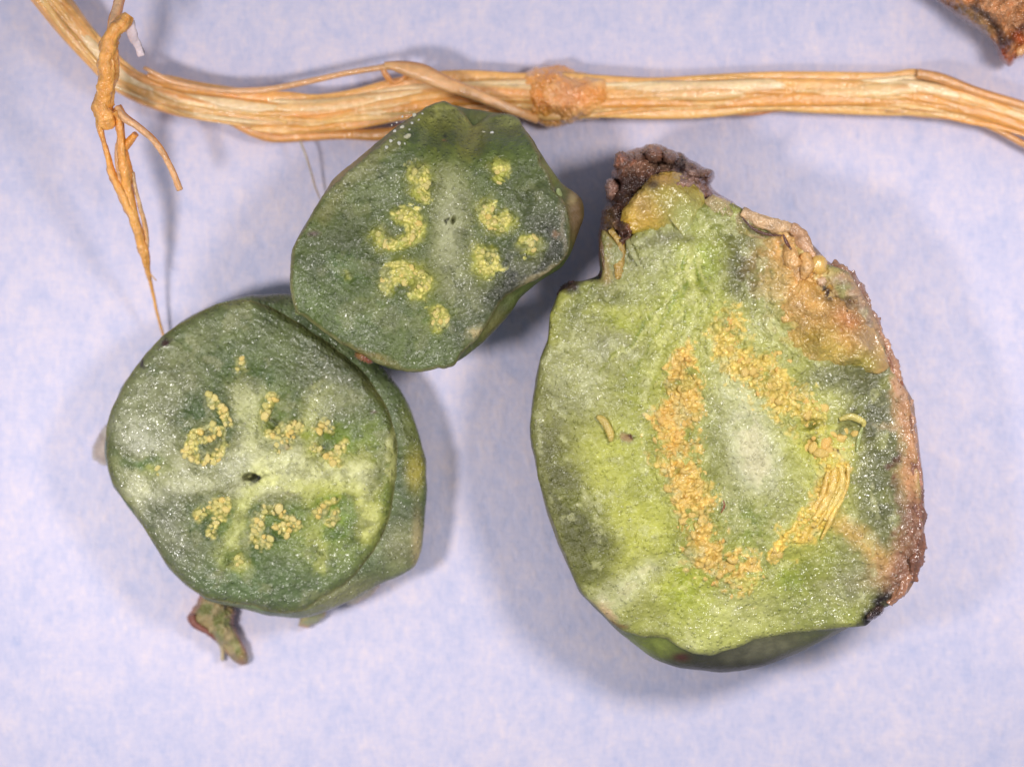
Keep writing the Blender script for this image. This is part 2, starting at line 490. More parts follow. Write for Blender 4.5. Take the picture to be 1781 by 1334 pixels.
# ------------------------------------------------------------------ tubes, fibre strands and lumps
def tube(name, pts, mat, parent, color, nseg=None, nc=10, flat=1.0, ridge=0.0, ridge_n=5, streak=0.0, tint=None, seed=0, bumpy=0.0, tip=False):
    """pts: (px, py, z of the centre, half width px). Round or flattened, ridged lengthwise."""
    p = np.array(pts, float)
    ln = float(np.sum(np.hypot(np.diff(p[:, 0]), np.diff(p[:, 1]))))
    n = nseg or max(12, int(ln / 3))
    C = catmull(p, n)
    s_len = np.concatenate([[0], np.cumsum(np.hypot(np.diff(C[:, 0]), np.diff(C[:, 1])))])
    wx, wy, wz = P(C[:, 0], C[:, 1], C[:, 2]); hw = np.maximum(C[:, 3], 0.15) * 0.01
    if tip: hw = hw * np.clip((1 - np.linspace(0, 1, n)) * 12, 0.05, 1) * np.clip(np.linspace(0, 1, n) * 12, 0.05, 1)
    T = np.gradient(np.stack([wx, wy, wz], -1), axis=0); T /= np.linalg.norm(T, axis=1)[:, None] + 1e-9
    side = np.stack([T[:, 1], -T[:, 0], np.zeros(n)], -1); side /= np.linalg.norm(side, axis=1)[:, None] + 1e-9
    up = np.cross(side, T)
    ph = np.linspace(0, 2 * math.pi, nc, endpoint=False)
    u, v = np.cos(ph)[None, :], np.sin(ph)[None, :]
    SL = s_len[:, None]
    r = np.ones((n, nc))
    if ridge:
        r = r + ridge * fbm(np.cos(ph)[None, :] * ridge_n + 3, np.sin(ph)[None, :] * ridge_n, SL * 0.004, 3, seed)
    if bumpy:
        r = r + bumpy * fbm(np.cos(ph)[None, :] * 1.2, np.sin(ph)[None, :] * 1.2, SL * 0.06, 4, seed + 5)
    base = np.stack([wx, wy, wz], -1)[:, None, :]
    V = base + side[:, None, :] * (hw[:, None] * u * r)[..., None] + up[:, None, :] * (hw[:, None] * v * r * flat)[..., None]
    c = np.tile(lin(color), (n * nc, 1))
    if streak:
        q = fbm(np.cos(ph)[None, :] * ridge_n * 1.6, np.sin(ph)[None, :] * ridge_n * 1.6, SL * 0.003, 3, seed + 9)
        q2 = fbm(SL * 0.02, u * 3, v * 3, 3, seed + 12)
        f = (1 + streak * q + 0.5 * streak * q2).reshape(-1, 1)
        c = c * f
        if tint is not None:
            m = np.clip(q * 1.4 + q2 * .4, 0, 1).reshape(-1, 1)
            c = c * (1 - m) + lin(tint) * m
    faces = grid_faces(n, nc)
    V = V.reshape(-1, 3); V[:, 2] = np.maximum(V[:, 2], -0.02)
    ends = np.array([[0, 0, 0, 0]])
    o = mesh_from(name, V, faces, mat, parent, c, 0.5)
    bm = bmesh.new(); bm.from_mesh(o.data); bm.verts.ensure_lookup_table()
    bm.faces.new([bm.verts[k] for k in range(nc)][::-1]); bm.faces.new([bm.verts[(n - 1) * nc + k] for k in range(nc)])
    bmesh.ops.recalc_face_normals(bm, faces=bm.faces); bm.to_mesh(o.data); bm.free()
    return o

def lump(name, outline, z0, height, mat, parent, colf, center=None, na=220, nr=60, power=0.5, amp=0.06, fs=0.03, seed=2, smooth=3, under=0.25, rag=1.5):
    """an uneven mound with the given outline; z0 is its foot, closed by an underside"""
    o_ = np.array(outline, float); c = center or tuple(o_.mean(0))
    th = np.linspace(0, 2 * math.pi, na, endpoint=False)
    Rr = smooth_ring(radial(outline, c, th), smooth) + rag * fbm(np.cos(th) * 8, np.sin(th) * 8, seed, 4, seed)
    t = np.concatenate([[0.01], np.linspace(0.03, 0.93, nr), np.linspace(0.945, 1.0, 8)])
    X = c[0] + t[:, None] * Rr * np.cos(th); Y = c[1] + t[:, None] * Rr * np.sin(th)
    prof = np.clip(1 - t ** 2, 0, 1)[:, None] ** power
    Z = z0 + height * prof + amp * fbm(X * fs, Y * fs, 0, 5, seed + 4, 0.55) * np.clip(prof * 2, 0, 1)
    X2 = c[0] + 0.9 * Rr * np.cos(th); Y2 = c[1] + 0.9 * Rr * np.sin(th)
    Xa = np.vstack([X, X2, c[0] + 0.02 * Rr * np.cos(th)]); Ya = np.vstack([Y, Y2, c[1] + 0.02 * Rr * np.sin(th)])
    Za = np.vstack([Z, np.full((1, na), z0 - under), np.full((1, na), z0 - under)])
    wx, wy, _ = P(Xa, Ya, Za)
    TT = np.concatenate([t, [1, 1]])[:, None] + 0 * Xa
    col = colf(Xa.ravel(), Ya.ravel(), TT.ravel())
    if isinstance(col, tuple): col, wet = col
    else: wet = 0.6
    return mesh_from(name, np.stack([wx, wy, Za], -1).reshape(-1, 3), grid_faces(len(Xa), na), mat, parent, col, wet)


def skin_colour(base, layers=(), low=None, mott=0.2, seed=5):
    def f(X, Y, K, Z):
        col = np.tile(lin(base), (len(X), 1))
        q = np.clip(fbm(X * 0.02, Y * 0.02, Z * 1.5, 4, seed) * 1.5, 0, 1)[:, None]
        if low is not None: col = col * (1 - q) + lin(low) * q
        for geo, c, st in layers:
            m = (np.clip(blob_mask(X, Y, geo) * st, 0, 1))[:, None]; col = col * (1 - m) + lin(c) * m
        return col * np.array([1.18, 0.95, 0.74]) * (1 + mott * fbm(X * 0.06, Y * 0.06, Z * 4, 4, seed + 3))[:, None]
    return f

def resamp(poly):
    th = np.linspace(0, 2*math.pi, 120, endpoint=False)
    rr = radial(poly, (440, 800), th)
    return [(440 + a*math.cos(t), 800 + a*math.sin(t)) for a, t in zip(rr, th)]

# ================================================================== 1. round fruit, lower left
GD = (58, 84, 52); GM = (84, 112, 76); GF = (128, 146, 122); PC = (176, 188, 148); LM = (128, 158, 74); PIT = (58, 90, 38)
left_out = [(323,559),(349,543),(376,530),(404,523),(433,520),(470,533),(517,560),(560,588),(601,618),(627,643),(648,669),(666,697),(680,727),(688,760),(691,795),(690,828),(685,858),(675,912),(660,945),(643,970),(620,995),(596,1017),(572,1033),(549,1048),(530,1060),(512,1064),(490,1066),(465,1062),(440,1054),(412,1049),(385,1047),(360,1041),(340,1028),(323,1015),(303,995),(286,973),(275,955),(265,936),(248,910),(229,884),(212,862),(197,842),(189,815),(185,784),(184,760),(187,737),(197,705),(213,674),(230,647),(250,622),(267,603),(286,583),(304,570)]
left_body = [(323,557),(376,527),(433,514),(478,513),(520,517),(570,550),(625,600),(668,645),(694,680),(716,722),(730,765),(739,800),(741,840),(739,880),(736,915),(730,955),(718,985),(690,1001),(660,1014),(625,1033),(590,1052),(555,1066),(520,1074),(465,1068),(412,1054),(360,1044),(323,1018),(286,975),(265,938),(229,887),(196,845),(183,784),(185,737),(211,674),(248,622),(284,583)]
LC = (440, 800)
A1 = [(365,690),(376,706),(386,716),(397,734)]
A2 = [(322,782),(338,796),(356,802),(374,796),(388,770),(384,748),(362,742),(342,752),(330,776)]
A3 = [(356,764),(372,758)]
B1 = [(476,692),(466,708),(461,722)]
B2 = [(514,740),(506,752),(494,770),(486,778)]
B3 = [(466,754),(476,758),(498,744)]
C1 = [(552,748),(564,742),(576,744)]
C2 = [(594,772),(588,786),(574,794),(588,804)]
C3 = [(548,778),(558,784)]
D1 = [(344,896),(356,884),(376,878),(390,876)]
D2 = [(386,886),(380,900),(370,912),(368,926)]
E1 = [(462,884),(476,886),(494,896),(508,906),(512,916),(498,926),(486,916)]
E2 = [(448,900),(444,936),(456,946),(466,938)]
E3 = [(460,930),(466,948)]
F1 = [(580,872),(565,884),(552,894)]
F2 = [(584,894),(578,908),(572,906)]
Gb = [(412,974),(420,980),(410,984)]
Ht = [(417,622),(420,634),(411,640)]
Ii = [(271,812),(273,822)]
left_cl = [(A1,7),(A2,7),(A3,5),(B1,7),(B2,9),(B3,6),(C1,7),(C2,7),(C3,5),(D1,8),(D2,7),(E1,8),(E2,8),(E3,6),(F1,6),(F2,6)]
left_layers = [
 ('b',(440,800,250,250,0),(84,108,78),0.7,0.7),
 ('b',(300,640,120,60,-45),(112,132,104),0.6,0.95), ('b',(520,600,120,50,35),(98,124,84),0.6,0.9),
 ('b',(600,660,80,90,20),(90,108,92),0.7,1.1), ('b',(250,730,60,90,0),(128,146,122),0.5,1.15),
 ('b',(300,900,90,60,50),(120,134,126),0.6,1.2), ('b',(540,1000,130,50,-20),(82,110,78),0.6,1.2),
 ('b',(440,1020,110,40,0),(84,122,84),0.5,1.0),
 ('b',(610,860,80,110,0),(120,156,66),0.75,0.6),('b',(560,930,70,60,0),(118,150,76),0.6,0.8),
 ('b',(650,800,45,110,0),(104,136,62),0.6,0.5),
 ('b',(640,930,60,60,0),(98,130,60),0.6,0.6),
 # pale rays and centre
 ('b',(450,812,130,44,8),(200,200,160),1.0,0.4),('l',([(425,660),(438,740),(445,820)],26),(176,190,146),0.95,0.5),
 ('l',([(440,820),(330,810),(240,850),(210,890)],26),(168,178,146),0.9,0.9),('l',([(440,820),(418,900),(395,975)],17),(178,196,134),0.95,0.4),
 ('l',([(450,820),(530,850),(620,850),(640,920)],20),(182,196,122),0.9,0.4),('l',([(450,800),(520,815),(640,825)],24),(194,200,146),0.9,0.4),('l',([(470,790),(540,730),(560,690)],12),(168,182,128),0.8,0.5),('l',([(430,800),(330,840),(250,850)],14),(170,180,146),0.7,0.9),('l',([(520,850),(540,920),(560,990)],12),(150,174,104),0.6,0.6),
 ('l',([(470,700),(440,650),(400,600)],26),(112,140,92),0.4,0.7),('l',([(520,720),(560,700),(600,690)],20),(126,150,100),0.5,0.7),
 ('b',(240,760,50,30,30),(170,180,165),0.5,1.2),('b',(205,800,20,40,0),(80,110,60),0.4,0.5),
 # pits round the grain clusters
 ('b',(365,760,48,58,20),PIT,0.85,0.3),('b',(345,715,30,25,-40),(60,92,48),0.8,0.4),('b',(385,715,20,36,-30),PIT,0.6,0.4),('b',(366,770,26,22,0),(92,120,96),0.7,0.8),
 ('b',(480,730,44,50,35),(88,122,52),0.75,0.3),('b',(476,738,14,8,40),(50,64,34),0.7,0.2),('b',(580,775,36,40,20),(100,140,44),0.85,0.2),('b',(540,770,20,30,0),(130,160,50),0.7,0.2),
 ('b',(570,780,16,14,0),(70,98,58),0.8,0.8),('b',(375,905,44,44,-20),(86,124,58),0.8,0.3),('b',(350,925,24,20,0),(56,86,50),0.8,0.4),
 ('b',(478,920,50,46,20),(92,130,56),0.8,0.3),('b',(482,930,22,14,20),(52,84,42),0.8,0.3),('b',(575,890,34,36,0),(104,146,50),0.85,0.3),('b',(582,930,18,14,0),(72,120,36),0.6,0.4),
 ('b',(420,640,56,32,10),(62,98,50),0.85,0.7),('b',(455,655,20,14,30),(52,88,40),0.7,0.5),('b',(265,815,38,24,10),(70,116,62),0.8,0.4),('b',(410,975,34,24,0),(62,106,48),0.85,0.4),
 ('b',(420,990,16,12,0),(110,150,60),0.5,0.4),
 # grain coloured ground under the clusters
] + [('g',([(c,w*1.5) for c,w in left_cl],8.5,2),(216,198,116),0.95,(112,122,50))] + [
 ('l',(Gb,8),(170,180,100),0.7,0.6),('l',(Ht,7),(160,172,96),0.6,0.6),('b',(272,816,10,12,0),(150,176,110),0.7,0.4),
 # the small hole, specks
 ('b',(434,829,13,6,-10),(30,30,16),1.6,0.0),('b',(408,836,12,3,-30),(150,130,70),0.5,0.0),('b',(497,780,5,5,0),(140,80,40),0.5,0.2),
 ('b',(640,715,6,4,0),(120,70,60),0.9,0.5),('b',(632,848,4,3,0),(110,90,50),0.8,0.4),('b',(497,862,12,4,0),(130,110,70),0.6,0.3),
 ('n',(0.045,0.25,8),(70,98,60),0.45),('n',(0.03,0.3,21),(132,150,124),0.35),
 ('rim',(0.93,1.0),(78,94,46),0.8,0.3),('rim',(0.986,1.0),(128,116,70),0.9,0.3),
 ('b',(289,593,9,5,-30),(70,44,36),1.0,0.3),('b',(246,630,4,5,0),(60,40,34),1.0,0.3),('b',(690,800,8,60,0),(176,184,120),0.7,0.4),
 ('b',(660,675,40,14,50),(120,120,56),0.5,0.4),
]
fr1 = thing('cut_fruit', 'round green cut fruit with a star of yellow seed clusters around a tiny hole', 'cut fruit')
s1 = Slice(LC, left_out, 1.5, 900, 270, seed=2)
s1.dome = 0.26; s1.tilt = (-0.03, 0.0); s1.fine = 0.016; s1.drop = 0.09; s1.soft = True; s1.roughmap = None
s1.pulp = [(c, w * 1.4) for c, w in left_cl]; s1.cell = 8.5; s1.pulp_h = 0.05; s1.edge = 0.93
s1.relief = [('b',(440,815,90,60,0),0.05),('b',(434,829,10,5,-10),-0.30),('b',(365,760,50,55,20),-0.07),('b',(370,768,18,16,0),-0.08),('b',(480,730,44,46,35),-0.07),('b',(476,738,14,8,40),-0.05),('b',(580,775,34,38,20),-0.07),
  ('b',(375,900,40,40,0),-0.06),('b',(478,918,46,42,20),-0.07),('b',(575,890,34,34,0),-0.06),('b',(420,638,44,24,0),-0.06),('b',(410,975,30,22,0),-0.06),('b',(268,815,30,20,0),-0.04),
  ('l',([(690,740),(700,800),(690,870)],10),-0.04),('l',([(520,575),(620,650),(670,740)],16),0.05)]
s1.build_face(fr1, M_flesh, painter(GM, left_layers, seed=12))
s1.build_skin(fr1, M_flesh, [(0.965, [(x*.5+u*.5, y*.5+v*.5) for (x,y),(u,v) in zip(resamp(left_out), resamp(left_body))]), (0.84, left_body), (0.62, left_body), (0.38, [((x-440)*0.97+440,(y-800)*0.97+800) for x,y in left_body]), (0.15, [((x-440)*0.88+440,(y-800)*0.88+800) for x,y in left_body]), (0.0, [((x-440)*0.74+440,(y-800)*0.74+800) for x,y in left_body])],
  skin_colour((74,96,66), [((722,815,18,40,0),(150,150,62),0.8),((715,740,25,60,0),(96,112,62),0.8),((700,950,40,50,0),(112,124,92),0.9),((600,1040,90,30,-20),(112,122,92),0.9),((470,515,70,14,0),(84,98,74),0.9),((726,945,10,60,0),(160,156,126),0.6)], low=(96,118,86)), rows=80, lump=2.5)
gm1 = grain_meshes(M_grain)
spots = []
for c, w in left_cl: spots += [q for q in sample_line(c, w, 8.6) if rng.random() < 0.8 and all((q[0]-a)**2+(q[1]-b)**2 > 50 for a,b in spots)]
spots += sample_line(Gb, 6, 8, 60)[:4] + sample_line(Ht, 5, 8, 60)[:3] + sample_line(Ii, 4, 8, 60)[:2]
put_grains(fr1, s1, gm1, spots, 4.8, sink=1.1)
# torn bits of skin below and beside it
def flap_col(a, b, c3, seed=3):
    def f(X, Y, T):
        q = fbm(X*0.05, Y*0.05, 0, 4, seed); m = np.clip(q*1.6+.5,0,1)[:,None]
        col = lin(a)*(1-m)+lin(b)*m
        k = np.clip((T-0.72)/0.2,0,1)[:,None]*np.clip(0.7+fbm(X*.04,Y*.04,4,3,seed+2),0,1)[:,None]
        return col*(1-k)+lin(c3)*k
    return f
o = lump('bract', [(356,1000),(350,1030),(340,1052),(326,1070),(327,1080),(338,1092),(354,1100),(370,1112),(382,1122),(392,1134),(402,1146),(416,1156),(430,1155),(433,1146),(426,1126),(414,1104),(406,1086),(410,1062),(402,1040),(404,1004)], 0.10, 0.42, M_skin, fr1, flap_col((124,126,74),(164,146,104),(160,108,84)), center=(375,1075), na=260, nr=40, amp=0.14, fs=0.04, seed=6)
o['label'] = 'withered brown and green bract stuck out below'
tube('bract_tip', [(383,1110,0.22,6),(387,1128,0.14,4),(387,1148,0.08,3)], M_skin, fr1, (190,172,136), bumpy=0.2)
tube('bract_tip', [(398,1110,0.30,8),(412,1132,0.2,9),(426,1152,0.12,6)], M_skin, fr1, (214,166,124), bumpy=0.25)
tube('bract_tip', [(334,1068,0.36,6),(338,1084,0.34,6),(360,1098,0.3,5),(380,1112,0.26,5)], M_skin, fr1, (128,78,66), bumpy=0.3)
lump('skin_scrap', [(186,735),(172,755),(160,780),(160,797),(172,806),(186,812),(200,800),(205,760)], 0.25, 0.3, M_skin, fr1, flap_col((190,180,170),(176,160,150),(196,186,180)), na=120, nr=20, under=0.2)
lump('skin_scrap', [(505,1020),(565,1020),(568,1072),(552,1082),(536,1092),(518,1090),(522,1078)], 0.15, 0.3, M_skin, fr1, flap_col((168,156,110),(150,150,110),(190,150,120)), na=120, nr=20)
lump('skin_scrap', [(585,990),(630,970),(662,1018),(650,1034),(620,1050),(604,1054)], 0.2, 0.3, M_skin, fr1, flap_col((186,176,156),(160,158,130),(196,172,160)), na=120, nr=20)

# ================================================================== 2. oval fruit, top middle
mid_out = [(506,435),(520,410),(537,383),(552,352),(566,336),(590,312),(615,290),(637,272),(656,256),(672,240),(688,226),(706,212),(723,200),(742,187),(758,180),(772,178),(784,180),(797,186),(808,197),(816,210),(824,222),(834,212),(850,202),(871,197),(890,198),(903,206),(915,226),(922,240),(930,254),(938,268),(938,284),(954,300),(965,326),(976,342),(985,360),(992,396),(990,430),(983,446),(971,461),(952,476),(932,487),(912,496),(897,504),(882,514),(871,526),(862,540),(854,553),(843,570),(830,588),(816,603),(802,617),(790,636),(774,643),(763,641),(745,646),(723,647),(704,646),(684,641),(668,636),(650,630),(636,622),(619,613),(602,602),(584,591),(565,578),(545,565),(532,553),(522,545),(514,549),(514,537),(508,520),(505,504),(504,484),(504,465)]
mid_body = [(506,440),(520,408),(538,380),(556,350),(580,313),(610,286),(654,250),(700,212),(760,180),(810,190),(870,198),(915,228),(945,276),(978,322),(996,332),(1012,348),(1014,380),(1004,412),(994,440),(975,466),(935,492),(900,520),(884,548),(862,575),(835,600),(800,626),(764,640),(720,648),(684,643),(640,626),(600,603),(550,570),(515,540),(504,490)]
MC = (745, 420)
m1=[(722,304),(733,300),(738,314),(730,324)]; m1b=[(738,330),(741,342)]
m2=[(692,376),(706,372),(720,382),(724,395),(718,408),(706,420),(688,424),(670,420),(660,410)]
m3=[(671,494),(680,480),(694,470),(712,474),(728,480),(738,492),(730,504)]; m3b=[(694,482),(708,490)]
m4=[(760,546),(768,552),(762,560)]; m5=[(866,288),(874,296)]; m5b=[(869,310),(871,314)]
m6=[(850,364),(848,380),(858,390),(870,392),(884,382)]
m7=[(838,446),(852,446),(854,460),(840,466)]; m8=[(914,420),(928,420),(922,434)]; m9=[(606,480),(612,486)]
mid_cl=[(m1,11),(m1b,6),(m2,10),(m3,11),(m3b,6),(m4,10),(m5,9),(m5b,5),(m6,10),(m7,12),(m8,8),(m9,5)]
mid_layers=[
 ('b',(740,420,260,240,0),(82,110,66),0.8,0.75),
 ('b',(760,250,110,60,10),(82,112,48),0.85,0.45),('b',(600,340,60,40,-45),(78,108,58),0.6,0.8),
 ('b',(650,340,90,60,-30),(106,130,92),0.5,1.0),('b',(600,430,80,60,0),(66,84,56),0.7,1.1),('b',(560,560,70,40,40),(84,120,60),0.6,0.7),
 ('b',(640,560,90,50,20),(88,118,74),0.5,1.0),('b',(890,490,90,60,-30),(44,52,40),0.95,0.9),('b',(940,420,54,74,20),(46,52,38),0.95,0.9),
 ('b',(810,560,60,50,-40),(74,94,72),0.7,1.0),('b',(920,340,50,50,0),(80,100,70),0.6,0.9),('b',(700,600,90,36,15),(82,108,70),0.5,0.9),
 ('l',([(775,330),(790,380),(790,440),(780,490)],42),(146,162,126),0.75,0.8),('b',(788,420,22,56,5),(172,180,148),0.8,0.5),
 ('b',(790,460,60,90,0),(112,134,98),0.5,0.9),('l',([(690,240),(600,310),(560,370)],14),(128,134,86),0.6,0.8),
 ('b',(770,225,30,46,10),(96,112,48),0.7,0.15),('b',(870,225,40,30,0),(90,118,60),0.8,0.2),('b',(822,228,22,40,5),(140,130,62),0.85,0.1),('b',(815,196,24,14,0),(168,150,84),0.8,0.1),
 ('b',(765,196,50,24,0),(138,142,72),0.9,0.1),('b',(885,214,30,20,0),(130,138,78),0.8,0.2),('b',(708,213,20,14,-30),(138,132,74),0.6,0.4),
 ('b',(608,470,34,24,20),(70,116,58),0.75,0.6),('b',(760,548,30,34,0),(84,128,44),0.6,0.5),
]+[('l',(c,w*3.0),(62,88,42),0.6,0.6) for c,w in mid_cl[:-1]]+[('l',(c,w*1.9),(116,144,54),0.7,0.4) for c,w in mid_cl[:-1]]+[('l',(c,w*1.1),(176,180,84),0.8,0.35) for c,w in mid_cl[:-1]]+[('g',([(c,w*1.4) for c,w in mid_cl[:-1]],7.5,7),(218,204,116),1.0,(150,152,62))]+[('l',(m9,6),(160,180,100),0.7,0.4),
 ('b',(788,384,3,7,15),(50,60,24),0.9,0.3),('b',(968,405,8,7,0),(128,100,72),0.9,0.3),('b',(541,406,8,7,0),(108,84,78),0.8,0.4),('b',(776,236,4,5,-40),(40,44,30),1.0,0.2),('b',(776,247,4,3,0),(140,100,50),1.0,0.2),
 ('n',(0.04,0.25,9),(66,90,56),0.45),('n',(0.03,0.3,22),(116,136,104),0.35),
 ('rim',(0.97,1.0),(128,116,74),0.9,0.3),('b',(940,478,40,7,-33),(136,124,90),0.9,0.3),('b',(826,580,8,12,30),(176,158,110),0.9,0.3),('b',(650,623,44,7,20),(124,110,56),0.9,0.3),
 ('b',(980,400,6,60,0),(140,124,100),0.6,0.3)]
fr2 = thing('cut_fruit', 'smaller oval green cut fruit touching the straw coloured stem, with scattered C shaped yellow clusters', 'cut fruit')
s2 = Slice(MC, mid_out, 2.5, 820, 230, smooth=3, seed=7)
s2.dome = 0.08; s2.tilt = (0.0, 0.0); s2.fine = 0.014; s2.drop = 0.08; s2.roughmap = None
s2.pulp = [(c, w * 1.25) for c, w in mid_cl]; s2.cell = 7.5; s2.pulp_h = 0.06
s2.relief = [('b',(790,420,60,100,5),-0.05),('b',(820,235,24,44,0),-0.22),('b',(770,185,90,60,0),-0.7),('b',(880,200,60,50,0),-0.65),('b',(788,384,3,6,15),-0.12),
  ('l',([(990,340),(940,310),(905,330),(915,350)],14),-0.10)]+[('l',(c,w*2.2),-0.05) for c,w in mid_cl]+[('l',(c,w),0.05) for c,w in mid_cl]
s2.build_face(fr2, M_flesh, painter((84,112,66), mid_layers, seed=15, warp=8))
s2.build_skin(fr2, M_skin, [(0.90, mid_body),(0.66,[((x-745)*0.98+745,(y-420)*0.98+420) for x,y in mid_body]),(0.4,[((x-745)*0.9+745,(y-420)*0.9+420) for x,y in mid_body]),(0.18,[((x-745)*0.74+745,(y-420)*0.74+420) for x,y in mid_body]),(0.0,0.55)],
  skin_colour((70,88,50),[((1002,370,20,60,0),(92,80,58),1.0),((996,345,8,10,0),(140,136,104),0.8),((600,300,60,20,-40),(150,146,122),0.7),((860,570,40,40,0),(86,92,58),0.8)], low=(96,108,66)), rows=70, lump=2.0)
gm2 = grain_meshes(M_grain, seed=30)
spots = []
for c, w in mid_cl[:-1]: spots += [q for q in sample_line(c, w*0.8, 8.5) if rng.random() < 0.6 and all((q[0]-a)**2+(q[1]-b)**2 > 40 for a,b in spots)]
put_grains(fr2, s2, gm2, spots, 5.0, sink=1.9)
gp = grain_meshes(M_grain_p, 3, 60)
for x,y,r in [(721,200,4),(699,222,4.5),(707,238,6),(686,229,3.5),(680,245,3),(694,250,4.5),(716,215,3),(672,256,3.5),(712,226,3),(728,209,2.5),(690,214,2.5),(855,231,3.5),(841,230,2.5),(704,250,2.5),(681,218,2.5),(735,198,2.5),(700,203,2)]:
    put_grains(fr2, s2, gp, [(x,y)], r*0.75, sink=0.4, name='crystal')
tube('skin_point', [(968,352,2.1,10),(972,342,2.3,6),(970,328,2.5,3)], M_skin, fr2, (150,160,108), tip=True, bumpy=0.2)
tube('skin_point', [(520,536,2.3,7),(517,548,2.3,3)], M_skin, fr2, (128,142,84), bumpy=0.2)
lump('scab', [(618,612),(628,608),(640,618),(652,622),(655,630),(640,634),(626,628),(616,622)], 2.3, 0.16, M_crust, fr2, flap_col((140,96,44),(120,60,34),(80,50,34)), na=90, nr=16, amp=0.05)

# ================================================================== 3. large fruit, right
big_out=[(1075,430),(1110,400),(1180,370),(1240,345),(1280,358),(1330,384),(1375,392),(1392,412),(1410,432),(1440,460),(1478,472),(1500,510),(1515,540),(1530,570),(1550,620),(1563,660),(1580,682),(1584,710),(1587,740),(1595,780),(1602,830),(1602,870),(1607,910),(1602,960),(1595,1000),(1580,1030),(1555,1048),(1535,1058),(1515,1080),(1505,1088),(1470,1093),(1430,1097),(1390,1101),(1340,1105),(1310,1112),(1280,1128),(1240,1140),(1205,1136),(1180,1124),(1160,1110),(1120,1108),(1085,1098),(1060,1080),(1035,1055),(1010,1030),(990,985),(970,935),(950,880),(935,820),(927,780),(923,740),(928,700),(935,650),(942,620),(955,592),(957,565),(957,548),(966,530),(972,508),(1000,490),(1045,486),(1048,470),(1044,440),(1046,400),(1056,400)]
big_body=[(1060,430),(1110,390),(1180,360),(1240,338),(1290,372),(1380,394),(1445,460),(1485,478),(1533,570),(1567,660),(1588,700),(1604,830),(1609,910),(1598,1000),(1570,1030),(1535,1055),(1480,1088),(1440,1108),(1390,1132),(1330,1155),(1290,1163),(1250,1167),(1180,1161),(1140,1146),(1105,1122),(1075,1098),(1035,1058),(1008,1030),(988,985),(966,935),(948,880),(933,820),(925,780),(922,740),(927,700),(934,650),(941,618),(954,590),(956,548),(972,505),(1045,480),(1044,430)]
BC=(1265,760)
PX=1
arcL=[(1188,640),(1188,700),(1172,740),(1172,790),(1190,830),(1205,880),(1210,920),(1228,955),(1255,985),(1288,1005)]
arcR=[(1262,570),(1272,610),(1300,640),(1330,650),(1352,680),(1375,705),(1405,722)]
arcR2=[(1405,725),(1432,715)]; arcR3=[(1420,780),(1445,770),(1468,762)]
arcR4=[(1448,810),(1440,850),(1425,885),(1405,915),(1385,935)]; arcR5=[(1370,940),(1352,958),(1342,966)]
FR=(138,152,116)
